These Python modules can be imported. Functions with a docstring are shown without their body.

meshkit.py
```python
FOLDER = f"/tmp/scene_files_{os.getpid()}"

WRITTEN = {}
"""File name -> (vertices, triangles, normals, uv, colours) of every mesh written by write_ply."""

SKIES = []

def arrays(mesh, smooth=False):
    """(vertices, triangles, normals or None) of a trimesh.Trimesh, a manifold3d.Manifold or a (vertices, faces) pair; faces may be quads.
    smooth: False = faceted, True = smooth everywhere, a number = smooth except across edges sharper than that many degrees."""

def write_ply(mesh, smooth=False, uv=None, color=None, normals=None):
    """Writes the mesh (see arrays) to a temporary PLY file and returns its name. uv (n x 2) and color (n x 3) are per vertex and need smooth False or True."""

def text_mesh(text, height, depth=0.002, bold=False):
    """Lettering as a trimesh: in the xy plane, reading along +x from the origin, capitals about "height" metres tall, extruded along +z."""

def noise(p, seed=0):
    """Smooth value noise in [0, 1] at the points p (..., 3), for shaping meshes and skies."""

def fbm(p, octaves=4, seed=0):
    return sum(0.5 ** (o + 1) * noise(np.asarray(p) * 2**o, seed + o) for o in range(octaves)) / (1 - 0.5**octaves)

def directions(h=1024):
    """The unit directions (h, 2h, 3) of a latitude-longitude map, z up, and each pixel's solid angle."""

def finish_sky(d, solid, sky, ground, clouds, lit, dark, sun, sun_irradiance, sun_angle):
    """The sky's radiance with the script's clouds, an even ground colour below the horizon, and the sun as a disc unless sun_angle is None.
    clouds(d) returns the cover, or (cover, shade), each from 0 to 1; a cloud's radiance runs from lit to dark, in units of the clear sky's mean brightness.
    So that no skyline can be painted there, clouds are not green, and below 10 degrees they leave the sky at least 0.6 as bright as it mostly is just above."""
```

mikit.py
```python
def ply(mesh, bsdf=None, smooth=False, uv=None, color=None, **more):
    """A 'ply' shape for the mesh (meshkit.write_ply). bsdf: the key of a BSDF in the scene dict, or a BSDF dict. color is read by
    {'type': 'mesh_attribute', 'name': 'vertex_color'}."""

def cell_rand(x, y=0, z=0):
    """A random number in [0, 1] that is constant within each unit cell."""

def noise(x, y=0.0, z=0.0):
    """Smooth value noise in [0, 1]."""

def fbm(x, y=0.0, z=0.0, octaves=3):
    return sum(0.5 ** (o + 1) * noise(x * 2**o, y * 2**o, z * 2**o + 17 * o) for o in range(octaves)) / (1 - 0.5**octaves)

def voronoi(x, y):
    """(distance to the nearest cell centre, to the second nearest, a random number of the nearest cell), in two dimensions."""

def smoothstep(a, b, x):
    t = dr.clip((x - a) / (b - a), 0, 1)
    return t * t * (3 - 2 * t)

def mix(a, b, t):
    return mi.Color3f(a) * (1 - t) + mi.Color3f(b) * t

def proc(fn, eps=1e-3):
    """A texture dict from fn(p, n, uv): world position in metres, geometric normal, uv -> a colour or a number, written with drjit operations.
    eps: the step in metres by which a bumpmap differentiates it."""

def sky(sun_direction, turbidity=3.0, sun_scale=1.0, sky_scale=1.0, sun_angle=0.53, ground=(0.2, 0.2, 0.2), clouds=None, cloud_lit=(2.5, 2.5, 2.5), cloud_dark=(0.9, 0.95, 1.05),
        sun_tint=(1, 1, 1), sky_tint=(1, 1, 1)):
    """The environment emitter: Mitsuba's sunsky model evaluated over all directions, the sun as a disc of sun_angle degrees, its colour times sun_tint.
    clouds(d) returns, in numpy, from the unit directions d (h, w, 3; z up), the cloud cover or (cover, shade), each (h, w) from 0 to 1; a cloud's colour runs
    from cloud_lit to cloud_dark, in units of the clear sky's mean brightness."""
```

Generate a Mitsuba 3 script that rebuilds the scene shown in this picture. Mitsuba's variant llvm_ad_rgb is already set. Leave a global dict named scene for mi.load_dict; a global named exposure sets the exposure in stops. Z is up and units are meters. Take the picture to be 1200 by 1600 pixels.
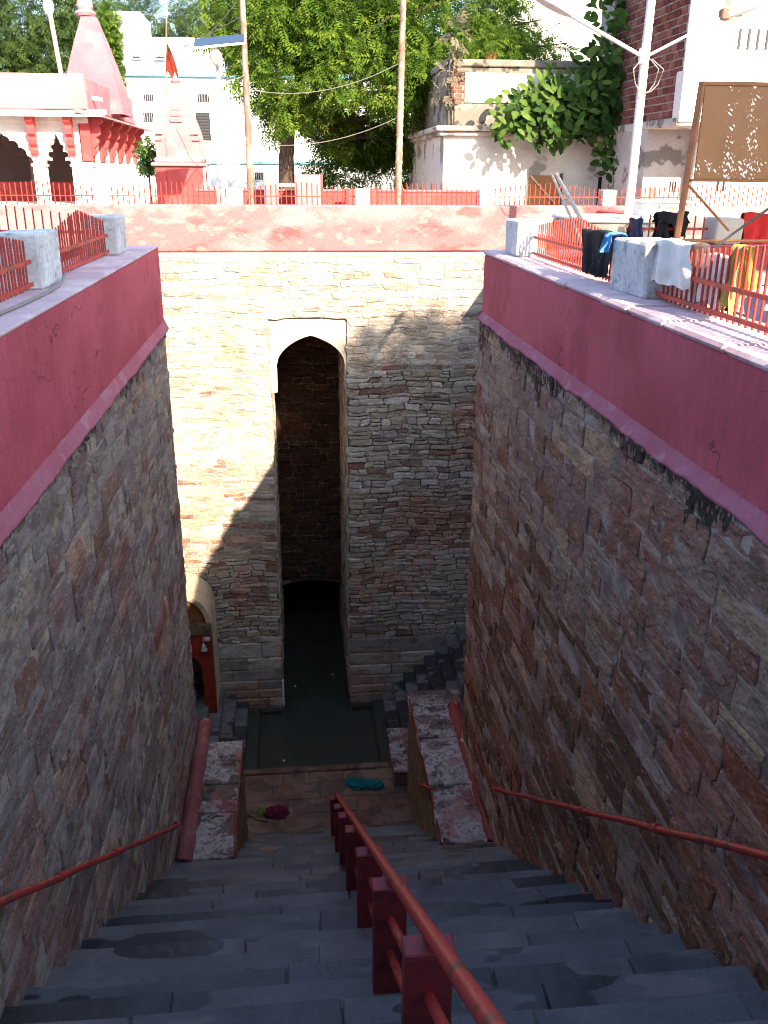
import math, random
import numpy as np, trimesh, drjit as dr, mitsuba as mi, mikit, meshkit
from mikit import proc, noise, fbm, smoothstep, mix, voronoi, cell_rand
from shapely.geometry import Polygon, Point, box as sbox
from shapely.ops import unary_union
from scipy.spatial import ConvexHull
rng = np.random.default_rng(7)
T = mi.ScalarTransform4f
A = np.array
scene, labels = {}, {}

# ------------------------------------------------------------------ camera, sky, exposure
def camera_frame(pitch, yaw, roll):
    p, y, r = np.radians([pitch, yaw, roll])
    f = A([np.sin(y)*np.cos(p), np.cos(y)*np.cos(p), -np.sin(p)])
    rt = A([np.cos(y), -np.sin(y), 0]); up = np.cross(rt, f)
    return f, -rt*np.sin(r)+up*np.cos(r)
_f, _u = camera_frame(20.86, 5.824, 0.3386)
scene['camera'] = {'type': 'perspective', 'fov': 2*math.degrees(math.atan(800/1388.3)), 'fov_axis': 'y', 'near_clip': 0.05, 'far_clip': 600.0,
                   'to_world': T().look_at(origin=[0, 0, 0], target=_f.tolist(), up=_u.tolist())}
SUN = A([1.0, -2.3, 1.47])
scene['daylight'] = mikit.sky(SUN.tolist(), turbidity=5.0, sun_scale=1.0, sky_scale=1.0, sun_tint=(1.0, .985, 1.05))
exposure = 3.7

# ------------------------------------------------------------------ materials
def C3(c): return mi.Color3f(*[float(x) for x in c])
def palette(t, cols):
    n = len(cols) - 1
    x = dr.clip(t, 0, 1) * n
    out = C3(cols[0])
    for k in range(n):
        out = mix(out, C3(cols[k+1]), dr.clip(x - k, 0, 1))
    return out
def mat(name, color, rough=0.85, bump=None, bscale=1.0, spec=0.4, metallic=0.0, **more):
    b = {'type': 'principled', 'base_color': proc(color) if callable(color) else {'type': 'rgb', 'value': list(map(float, color))},
         'roughness': proc(rough) if callable(rough) else float(rough), 'specular': float(spec), 'metallic': float(metallic), **more}
    if bump is not None:
        b = {'type': 'bumpmap', 'arbitrary': proc(bump, 2e-3), 'scale': float(bscale), 'bsdf': b}
    scene['mat_'+name] = {'type': 'twosided', 'bsdf': b}
    return name

STONES = [(.13, .085, .065), (.27, .155, .115), (.25, .20, .20), (.31, .29, .275), (.40, .33, .25), (.49, .43, .35), (.58, .55, .51)]
def stone_color(p, n, uv):
    c = palette(uv.x, STONES)
    g = fbm(p.x*7+uv.y*31, p.y*7, p.z*9, 4)
    f = noise(p.x*60, p.y*60, p.z*60)
    c = c * (0.56 + 0.74*g + 0.5*(f-.5))
    pit = smoothstep(.58, .72, fbm(p.x*34, p.y*34, p.z*52, 3))
    chip = smoothstep(.63, .72, fbm(p.x*21+9, p.y*21, p.z*30+4, 3))
    c = mix(c*(1-.42*pit), C3((.52, .48, .46)), .45*chip)
    # lime and dust smears, lichen, and black mould as patches with an outline of their own
    lime = smoothstep(.54, .70, fbm(p.x*2.6+5, p.y*2.6, p.z*6.5, 5))
    c = mix(c, C3((.44, .40, .38)), .5*lime*smoothstep(.12, .34, uv.x))
    dirt = smoothstep(.56, .70, fbm(p.x*4+15, p.y*4, p.z*9+3, 5))
    c = mix(c, C3((.10, .08, .07)), .5*dirt)
    red = smoothstep(.57, .63, fbm(p.x*.9+40, p.y*.7, p.z*.9, 4))
    c = mix(c, c*C3((1.08, .66, .58)), .6*red)
    return c
def side_color(p, n, uv): return stone_color(p, n, uv)*mix(C3((.86, .82, .82)), C3((.96, .775, .645)), dr.select(p.x > 0, 1., 0.))   # the right wall is of a warmer, redder stone
def stone_bump(p, n, uv):
    return .028*fbm(p.x*15, p.y*15, p.z*24, 4)
mat('stone', stone_color, .88, stone_bump, 1.0, .3)
mat('side_stone', side_color, .88, stone_bump, 1.0, .3)
def mould(p):          # black drips of mould that run down from under the plaster ledges, each drip with its own length and edge
    top = dr.select(p.x > 0, -1.74, -1.96)
    run = .46*fbm(p.y*2.1+p.x*3.1, 2., 0., 3)*noise(p.y*13+p.x*9, 5., 1.) + .07*noise(p.y*47, p.x*55, 3.)
    keep = dr.select(p.x > 0, 1., .55)*smoothstep(.30, .62, fbm(p.y*1.3+11, p.x*2., 7., 4))
    return smoothstep(-.03, .03, run*keep+.10*(fbm(p.x*30, p.y*30, p.z*12, 3)-.5)-(top-p.z))*smoothstep(.25, .45, noise(p.x*60, p.y*60, p.z*16))
def mould_color(p, n, uv): return mix(side_color(p, n, uv), C3((.020, .018, .019)), .92*mould(p))
mat('stone_mouldy', mould_color, .9, stone_bump, 1.0, .3)
def mortar_color(p, n, uv):
    g = fbm(p.x*5, p.y*5, p.z*5, 4)
    return mix(C3((.17, .13, .11)), C3((.36, .31, .28)), smoothstep(.35, .68, g)) * (.8+.4*noise(p.x*70, p.y*70, p.z*70))
mat('recess_shade_stone', lambda p, n, uv: stone_color(p, n, uv)*C3((.44, .36, .34)), .85, stone_bump, 1.0, .3)  # wall stone darkened, the arch recess shade is painted into its colour
mat('mortar', mortar_color, .95, lambda p, n, uv: .02*fbm(p.x*18, p.y*18, p.z*18, 3), 1.0, .2)
mat('mortar_mouldy', lambda p, n, uv: mix(mortar_color(p, n, uv), C3((.022, .02, .02)), .92*mould(p)), .95, None, 1.0, .2)
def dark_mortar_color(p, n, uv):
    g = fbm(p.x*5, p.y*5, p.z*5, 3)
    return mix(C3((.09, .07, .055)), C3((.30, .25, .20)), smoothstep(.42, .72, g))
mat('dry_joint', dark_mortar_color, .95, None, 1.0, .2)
def slab_color(p, n, uv):
    c = palette(uv.x, [(.056, .059, .070), (.070, .073, .085), (.084, .087, .098), (.098, .094, .100)])
    g = fbm(p.x*3+uv.y*9, p.y*3, p.z*3, 4)
    c = c*(.55+.9*g) * (.85+.3*noise(p.x*80, p.y*80, p.z*80))
    dust = smoothstep(.60, .64, fbm(p.x*1.6+9, p.y*4.5, p.z*1.3, 4))
    c = mix(c, C3((.17, .15, .145)), .30*dust)
    wet = smoothstep(.545, .56, fbm(p.x*.9+3, p.y*2.4, p.z*.5, 4))
    return mix(c*1.42, c*.5, wet)
def slab_rough(p, n, uv):
    wet = smoothstep(.545, .56, fbm(p.x*.9+3, p.y*2.4, p.z*.5, 4))
    return .75-.4*wet
mat('step_stone', slab_color, slab_rough, lambda p, n, uv: .006*fbm(p.x*14, p.y*14, p.z*14, 4), 1.0, .4)
def landing_color(p, n, uv):
    c = palette(uv.x, [(.10, .055, .05), (.15, .08, .06), (.17, .11, .08), (.14, .12, .12)])
    g = fbm(p.x*4+uv.y*7, p.y*4, 1., 4)
    d = smoothstep(.56, .60, fbm(p.x*1.7+1, p.y*1.9, 5., 4))
    d2 = smoothstep(.54, .60, fbm(p.x*2.3+21, p.y*2.6, 9., 5))
    return mix(mix(c*(.35+1.2*g), C3((.20, .145, .12)), .55*d), C3((.06, .045, .045)), .55*d2)
mat('landing_stone', landing_color, .8, lambda p, n, uv: .006*fbm(p.x*14, p.y*14, p.z*14, 3), 1.0, .35)
def plaster(base, alt, stain, k=1.0, amt=.5):
    def f(p, n, uv):
        g = fbm(p.x*1.1*k, p.y*1.1*k, p.z*1.3*k, 4)
        c = mix(C3(base), C3(alt), smoothstep(.42, .62, g))
        s = smoothstep(.58, .66, fbm(p.x*2.6*k+7, p.y*2.6*k, p.z*2.2*k, 4))
        c = mix(c, C3(stain), amt*s)
        return c*(.9+.2*noise(p.x*50, p.y*50, p.z*50))
    return f
plbump = lambda p, n, uv: .008*fbm(p.x*6, p.y*6, p.z*6, 4)
mat('sunlit_joint', lambda p, n, uv: mix(C3((.34, .30, .25)), C3((.50, .47, .42)), fbm(p.x*5, p.y*5, p.z*5, 4)), .95, None, 1.0, .2)  # paler joint colour, sunlight painted in for the lit part of the wall
_cp = plaster((.45, .088, .125), (.385, .068, .098), (.33, .05, .072), .8, .6)
def crimson(p, n, uv):
    q = fbm(p.y*1.3+p.x, p.z*1.6, 3., 5)
    crack = (1-smoothstep(.0018, .0042, dr.abs(q-.5)))*smoothstep(.52, .58, fbm(p.y*.8+30, p.z*1.1, 8., 3))
    brush = .93+.14*noise(p.y*34, p.x*34, p.z*3)
    return _cp(p, n, uv)*brush*(1-.7*crack)
mat('crimson_plaster', crimson, .8, plbump, 1.0, .3)
mat('pale_crimson', plaster((.42, .14, .20), (.40, .12, .17), (.48, .24, .29), 2, .6), .85, plbump, 1.0, .3)
mat('coping_plaster', plaster((.55, .42, .46), (.48, .33, .38), (.62, .55, .57), 1.6, .6), .85, plbump, 1.0, .3)
def band_color(p, n, uv):
    g = fbm(p.x*1.3, p.y*1.3, p.z*1.9, 5)
    c = mix(C3((.37, .155, .17)), C3((.44, .245, .255)), smoothstep(.38, .62, g))
    c = mix(c, C3((.34, .06, .065)), .7*smoothstep(.52, .70, fbm(p.x*1.9+7, p.y*1.9, p.z*3.2, 5)))
    c = mix(c, C3((.40, .30, .28)), .5*smoothstep(.60, .70, fbm(p.x*6+3, p.y*5, p.z*9, 4)))
    return c*(.85+.3*noise(p.x*45, p.y*45, p.z*45))
mat('pink_plaster', band_color, .85, plbump, 1.0, .3)
mat('lime_strip', plaster((.54, .50, .45), (.47, .42, .36), (.34, .30, .26), 2, .5), .9, plbump, 1.0, .2)
mat('temple_pink', plaster((.36, .19, .215), (.40, .235, .255), (.43, .31, .325), 1.1, .6), .8, plbump, 1.0, .3)
mat('temple_red', plaster((.52, .085, .09), (.46, .07, .075), (.56, .16, .15), 1.4, .4), .75, plbump, 1.0, .3)
mat('spire_pink', plaster((.55, .16, .20), (.50, .13, .17), (.60, .25, .28), 1.2, .4), .75, plbump, 1.0, .3)
mat('white_paint', plaster((.72, .71, .70), (.66, .65, .65), (.55, .53, .50), 1.3, .4), .75, plbump, 1.0, .3)
def post_color(p, n, uv):
    c = mix(C3((.62, .64, .67)), C3((.50, .52, .55)), smoothstep(.35, .65, fbm(p.x*5, p.y*5, p.z*3, 4)))
    st = .5*fbm(p.x*9, p.y*9, p.z*2.2+4, 4)+.5*fbm(p.x*26, p.y*26, p.z*20, 3)
    c = mix(c, C3((.17, .165, .16)), .7*smoothstep(.50, .72, st))
    return c*(.8+.4*fbm(p.x*40, p.y*40, p.z*40, 2))
mat('post_paint', post_color, .85, plbump, 1.0, .3)
mat('house_white', plaster((.60, .66, .73), (.57, .63, .71), (.50, .53, .57), .5, .5), .8, None, 1.0, .3)
mat('house_blue', plaster((.14, .40, .55), (.12, .36, .5), (.2, .42, .5), 1, .5), .7)
mat('lime_wall', plaster((.66, .64, .62), (.6, .58, .56), (.20, .185, .18), .9, .75), .9, plbump, 1.0, .2)
mat('weathered', plaster((.20, .185, .165), (.30, .28, .25), (.06, .055, .048), 1.9, .85), .92, plbump, 1.0, .2)
mat('shade_mauve', plaster((.46, .42, .42), (.40, .36, .36), (.15, .13, .13), 1.3, .85), .9, plbump, 1.0, .2)  # limewash darkened to mauve, overhang shade put into the colour, plus real stains
mat('rough_render', plaster((.36, .37, .385), (.48, .48, .49), (.17, .18, .195), .8, .8), .9, lambda p, n, uv: .05*fbm(p.x*9, p.y*9, p.z*9, 4), 1.0, .2)
mat('interior', plaster((.22, .15, .13), (.18, .13, .12), (.28, .2, .17), 1, .5), .9)
def fence_red(p, n, uv):
    r = smoothstep(.57, .63, fbm(p.x*9, p.y*9, p.z*9, 3))
    return mix(C3((.46, .045, .03)), C3((.20, .05, .03)), .7*r)
mat('fence_red', fence_red, .5, None, 1, .5)
mat('rail_red', lambda p, n, uv: mix(C3((.36, .035, .03)), C3((.16, .045, .03)), smoothstep(.55, .66, fbm(p.x*11, p.y*11, p.z*11, 4))), .42, None, 1, .5)
mat('post_red', lambda p, n, uv: mix(C3((.21, .030, .040)), C3((.13, .026, .034)), smoothstep(.5, .65, fbm(p.x*7, p.y*7, p.z*7, 4))), .6, None, 1, .4)
mat('galvanised', lambda p, n, uv: C3((.66, .67, .68))*(.85+.3*fbm(p.x*6, p.y*6, p.z*2, 3)), .45, None, 1, .5)
mat('rust_pole', lambda p, n, uv: mix(C3((.22, .13, .10)), C3((.34, .27, .23)), smoothstep(.4, .6, fbm(p.x*9, p.y*9, p.z*3.5, 4))), .7, None, 1, .4)
mat('grey_metal', (.42, .43, .44), .45, None, 1, .5)
mat('dark_metal', (.06, .06, .065), .5)
mat('solar_blue', (.02, .03, .06), .15, None, 1, .6)
mat('lamp_lens', (.35, .30, .26), .25, None, 1, .6)
mat('black', (.012, .012, .013), .7)
mat('window_dark', (.03, .033, .04), .25, None, 1, .5)
mat('cable', (.25, .24, .23), .6)
mat('dark_cable', (.04, .04, .04), .6)
def sign_color(p, n, uv):
    c = mix(C3((.17, .072, .027)), C3((.225, .10, .038)), fbm(p.x*4, p.y*4, p.z*4, 3))
    fx = p.x; z = p.z
    col = dr.maximum(dr.exp(-dr.square((fx-4.28-.08*(.4-z))/.055)), dr.exp(-dr.square((fx-4.50-.05*(.4-z))/.075)))
    foot = dr.exp(-dr.square((z-.07)/.07))
    m = smoothstep(.70, .73, noise(p.x*70+.4*z, 3., p.z*46+30*(p.x-4)) - .34 + .40*dr.minimum(1, col*(noise(p.x*9, 1., p.z*7)+.35)+.85*foot))
    return mix(c, C3((.72, .70, .68)), m)
mat('sign_brown', sign_color, .5, None, 1, .5)
mat('sign_frame', lambda p, n, uv: C3((.22, .10, .05))*(.7+.6*fbm(p.x*8, p.y*8, p.z*8, 3)), .6)
def brick_color(p, n, uv):
    return palette(uv.x, [(.10, .035, .03), (.17, .055, .045), (.22, .085, .065), (.24, .12, .10)])*(.6+.8*fbm(p.x*14, p.y*14, p.z*14, 3))
mat('brick', brick_color, .9, None, 1, .2)
mat('brick_mortar', (.36, .33, .31), .95)
def pier_color(p, n, uv):
    g = fbm(p.x*5+1.2*noise(p.x*17, p.y*17, 4.), p.y*4.2, p.z*5, 6)
    c = mix(C3((.05, .043, .045)), C3((.14, .105, .10)), smoothstep(.35, .6, fbm(p.x*8, p.y*8, p.z*8, 4)))
    w = C3((.40, .375, .39))*(.45+.9*fbm(p.x*23, p.y*23, 2., 4))
    c = mix(c, w, .9*smoothstep(.38, .56, g+.24*(uv.x-.5)))
    fl = smoothstep(.57, .61, fbm(p.x*24, p.y*24, p.z*24, 4))
    c = mix(c, C3((.05, .042, .042)), .45*fl)
    return mix(c, C3((.30, .07, .075)), .5*smoothstep(.60, .68, fbm(p.x*3.2+9, p.y*2.6, p.z*4, 5)))
mat('worn_paint', pier_color, .8, lambda p, n, uv: .008*fbm(p.x*25, p.y*25, p.z*25, 3), 1.0, .3)
def red_worn(p, n, uv):
    c = mix(C3((.24, .03, .04)), C3((.18, .028, .034)), fbm(p.x*4, p.y*4, p.z*4, 3))
    return mix(c, C3((.5, .42, .44)), smoothstep(.62, .65, fbm(p.x*7, p.y*3, p.z*7, 4)))
mat('red_worn', red_worn, .6, None, 1, .4)
mat('pink_worn', plaster((.25, .075, .09), (.20, .06, .07), (.30, .15, .16), 3, .6), .75)
mat('ochre_face', plaster((.17, .125, .078), (.14, .095, .06), (.06, .035, .028), 3, .7), .85, plbump, 1.0, .3)
mat('shrine_orange', plaster((.27, .035, .018), (.22, .026, .014), (.14, .02, .014), 3, .5), .6)
mat('shrine_ochre', plaster((.24, .13, .045), (.2, .10, .035), (.10, .06, .03), 4, .5), .7)
mat('shrine_beige', plaster((.50, .42, .30), (.44, .37, .27), (.3, .25, .2), 2, .5), .8)
mat('ground_dust', lambda p, n, uv: mix(C3((.30, .25, .2)), C3((.22, .19, .16)), fbm(p.x*.8, p.y*.8, 1., 5)), .95)
mat('terrace_cement', plaster((.34, .30, .28), (.28, .25, .24), (.18, .15, .14), .9, .6), .9, plbump, 1.0, .2)
mat('concrete_block', plaster((.50, .48, .45), (.42, .40, .37), (.13, .12, .11), 2.4, .8), .9, plbump, 1.0, .2)
mat('bark', lambda p, n, uv: mix(C3((.05, .038, .03)), C3((.13, .10, .08)), fbm(p.x*9, p.y*9, p.z*3, 4)), .95)
mat('wood', lambda p, n, uv: mix(C3((.30, .13, .06)), C3((.40, .20, .10)), fbm(p.x*22, 1., p.z*3, 3)), .8)
mat('bamboo', lambda p, n, uv: mix(C3((.42, .35, .27)), C3((.55, .50, .42)), fbm(p.x*9, p.y*9, p.z*9, 3)), .6)
mat('clay_pot', (.34, .15, .08), .8)
def leafmat(name, cols, trans=.55):
    scene['mat_'+name] = {'type': 'principledthin', 'base_color': proc(lambda p, n, uv: palette(uv.x, cols)*(.75+.5*noise(p.x*9, p.y*9, p.z*9))), 'roughness': .5, 'diff_trans': trans, 'eta': 1.4}
leafmat('neem_leaf', [(.04, .09, .017), (.075, .155, .023), (.115, .205, .03), (.19, .28, .045)], .75)
leafmat('far_leaf', [(.04, .07, .022), (.06, .105, .03), (.09, .15, .045)], .6)
leafmat('big_leaf', [(.022, .055, .018), (.042, .095, .026), (.075, .15, .036), (.12, .20, .05)], .6)
leafmat('dry_leaf', [(.16, .15, .11), (.22, .21, .16)], .5)
def cloth(name, c): mat(name, lambda p, n, uv: C3(c)*(.8+.4*fbm(p.x*12, p.y*12, p.z*12, 3)), .9, lambda p, n, uv: .003*noise(p.x*160, p.y*160, p.z*160), 1.0, .2, sheen=.3)
cloth('cloth_black', (.016, .016, .02)); cloth('cloth_white', (.70, .69, .68)); cloth('cloth_blue', (.10, .30, .62)); cloth('cloth_yellow', (.42, .35, .10))
cloth('cloth_red', (.50, .03, .03)); cloth('cloth_teal', (.01, .13, .15)); cloth('cloth_maroon', (.11, .010, .03)); cloth('cloth_flag', (.19, .03, .018)); cloth('cloth_navy', (.03, .035, .09))
mat('green_skin', lambda p, n, uv: mix(C3((.12, .22, .03)), C3((.2, .26, .06)), fbm(p.x*20, p.y*20, p.z*20, 2)), .4)
scene['mat_water'] = {'type': 'dielectric', 'int_ior': 1.33, 'ext_ior': 1.0}
mat('silt', lambda p, n, uv: mix(C3((.06, .072, .062)), C3((.10, .115, .098)), fbm(p.x*3, p.y*3, p.z*3, 3)), .9)
mat('foam', (.75, .75, .75), .6)
mat('paper', (.62, .60, .52), .7); mat('label_yellow', (.62, .45, .08), .6); mat('label_green', (.25, .42, .16), .6); mat('label_red', (.45, .1, .06), .6)

# ------------------------------------------------------------------ mesh helpers
_cnt = {}
def thing(name, label, cat, group=None, kind=None):
    n = _cnt.get(name, -1) + 1; _cnt[name] = n
    key = name if n == 0 else '%s_%03d' % (name, n)
    d = {'label': label, 'category': cat}
    if group: d['group'] = group
    if kind: d['kind'] = kind
    labels[key] = d
    return key
def struct(name, mesh, m, uv=(.5, .5), smooth=False):
    labels[name] = {'kind': 'structure'}
    put(name, mesh, m, uv, smooth)
    return name
def put(key, mesh, m, uv=(.5, .5), smooth=False):
    if smooth is False or smooth is True:
        n = len(mesh[0]) if isinstance(mesh, tuple) else len(mesh.vertices)
        uv = np.asarray(uv, float)
        uv = np.tile(uv, (n, 1)) if uv.ndim == 1 else uv
        scene[key] = mikit.ply(mesh, 'mat_'+m, smooth=smooth, uv=uv)
    else:
        scene[key] = mikit.ply(mesh, 'mat_'+m, smooth=smooth)
def part(parent, name, mesh, m, uv=(.5, .5), smooth=False, label=None):
    b = parent+'__'+name
    n = _cnt.get(b, -1) + 1; _cnt[b] = n
    key = b if n == 0 else '%s_%03d' % (b, n)
    put(key, mesh, m, uv, smooth)
    if label: labels[key] = {'label': label}
    return key
def hull(pts):
    pts = np.asarray(pts, float); h = ConvexHull(pts)
    f = h.simplices.copy(); c = pts.mean(0)
    nrm = np.cross(pts[f[:, 1]]-pts[f[:, 0]], pts[f[:, 2]]-pts[f[:, 0]])
    bad = (nrm*(pts[f].mean(1)-c)).sum(1) < 0
    f[bad] = f[bad][:, ::-1]
    used = np.unique(f); re = np.zeros(len(pts), int); re[used] = np.arange(len(used))
    return trimesh.Trimesh(pts[used], re[f], process=False)
def bx(x0, x1, y0, y1, z0, z1, c=0.0, jit=0.0, r=rng):
    if x1 < x0: x0, x1 = x1, x0
    if y1 < y0: y0, y1 = y1, y0
    if c <= 0:
        m = trimesh.creation.box(extents=[x1-x0, y1-y0, z1-z0]); m.apply_translation([(x0+x1)/2, (y0+y1)/2, (z0+z1)/2]); return m
    c = min(c, (x1-x0)*.4, (y1-y0)*.4, (z1-z0)*.4)
    P = []
    for a in (0, 1):
        for b in (0, 1):
            for d in (0, 1):
                k = A([x1 if a else x0, y1 if b else y0, z1 if d else z0], float)
                s = A([-1 if a else 1, -1 if b else 1, -1 if d else 1], float)
                if jit: k = k + r.uniform(-jit, jit, 3)
                for ax in range(3):
                    q = k + s*c; q[ax] = k[ax]; P.append(q)
    return hull(P)
def cat(ms): return trimesh.util.concatenate([m for m in ms])
def tube(pts, r, sides=8, cap=True):
    p = np.asarray(pts, float); n = len(p)
    rr = np.broadcast_to(np.asarray(r, float), (n,))
    t = np.gradient(p, axis=0); t /= np.linalg.norm(t, axis=1, keepdims=True)+1e-12
    a = np.cross(t, [0.013, 0.021, 1.0]) if abs(t[0][2]) < .9 else np.cross(t, [1.0, .013, .02])
    a /= np.linalg.norm(a, axis=1, keepdims=True)+1e-12
    b = np.cross(t, a); th = np.arange(sides)*2*np.pi/sides
    v = p[:, None]+rr[:, None, None]*(np.cos(th)[None, :, None]*a[:, None]+np.sin(th)[None, :, None]*b[:, None])
    v = v.reshape(-1, 3); f = []
    for i in range(n-1):
        for j in range(sides):
            q = [i*sides+j, i*sides+(j+1) % sides, (i+1)*sides+(j+1) % sides, (i+1)*sides+j]
            f += [[q[0], q[2], q[1]], [q[0], q[3], q[2]]]
    if cap:
        v = np.vstack([v, p[:1], p[-1:]])
        for j in range(sides):
            f += [[n*sides, j, (j+1) % sides], [n*sides+1, (n-1)*sides+(j+1) % sides, (n-1)*sides+j]]
    m = trimesh.Trimesh(v, A(f), process=False)
    if m.volume < 0: m.invert()
    return m
def arc(p0, p1, sag, n=16):
    t = np.linspace(0, 1, n)[:, None]
    q = A(p0)*(1-t)+A(p1)*t; q[:, 2] -= sag*4*(t*(1-t))[:, 0]
    return q
def prism(poly, y0, y1):           # a shape in the xz plane, given depth along y
    m = trimesh.creation.extrude_polygon(poly, y1-y0, engine='earcut')
    v = m.vertices.copy(); m.vertices = np.stack([v[:, 0], y0+v[:, 2], v[:, 1]], 1)
    if m.volume < 0: m.invert()
    return m
def prism_x(poly, x0, x1):         # a shape in the yz plane, given depth along x
    m = trimesh.creation.extrude_polygon(poly, x1-x0, engine='earcut')
    v = m.vertices.copy(); m.vertices = np.stack([x0+v[:, 2], v[:, 0], v[:, 1]], 1)
    if m.volume < 0: m.invert()
    return m
def flat(poly, z):
    v, f = trimesh.creation.triangulate_polygon(poly, engine='earcut')
    m = trimesh.Trimesh(np.column_stack([v, np.full(len(v), z)]), f, process=False)
    if m.face_normals[:, 2].sum() < 0: m.invert()
    return m
def lathe(profile, center, n=20):
    pr = A(profile, float); th = np.arange(n)*2*np.pi/n
    v = np.stack([pr[:, None, 0]*np.cos(th), pr[:, None, 0]*np.sin(th), np.repeat(pr[:, 1:2], n, 1)], -1).reshape(-1, 3)+A(center)
    f = []
    for i in range(len(pr)-1):
        for j in range(n):
            a, b, c, d = i*n+j, i*n+(j+1) % n, (i+1)*n+(j+1) % n, (i+1)*n+j
            f += [[a, b, c], [a, c, d]]
    return trimesh.Trimesh(v, A(f), process=False)

# ------------------------------------------------------------------ the setting: ground, stairwell, water
H0, TAN = 1.55, .72
RUN, RISE = .367, .264
def stair_z(y): return -H0-TAN*y
XL, XR = -1.68, 2.34               # faces of the two stair walls
YL, YR = 12.1, 11.27               # where they end
YB = 16.05                         # face of the arch wall
ZL = -10.14; ZW = -10.30           # landing, water
FAR = 400
outer = Polygon([(-FAR, -FAR), (FAR, -FAR), (FAR, FAR), (-FAR, FAR)]).difference(sbox(-5.6, -1.3, 5.6, 16.4))
struct('ground', flat(outer, -1.0), 'ground_dust')
struct('terrace_left', bx(-5.6, -2.36, -1.3, YL-.02, -10.9, -.99), 'terrace_cement')
struct('terrace_right', trimesh.util.concatenate([bx(3.02, 5.6, -1.3, YR-.02, -10.9, -.99), bx(4.42, 5.6, YR-.018, 16.5, -10.9, -.99)]), 'terrace_cement')
struct('pool_bed', bx(-5.6, 5.6, 13.4, 24.5, -11.6, -10.75), 'silt')

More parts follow.
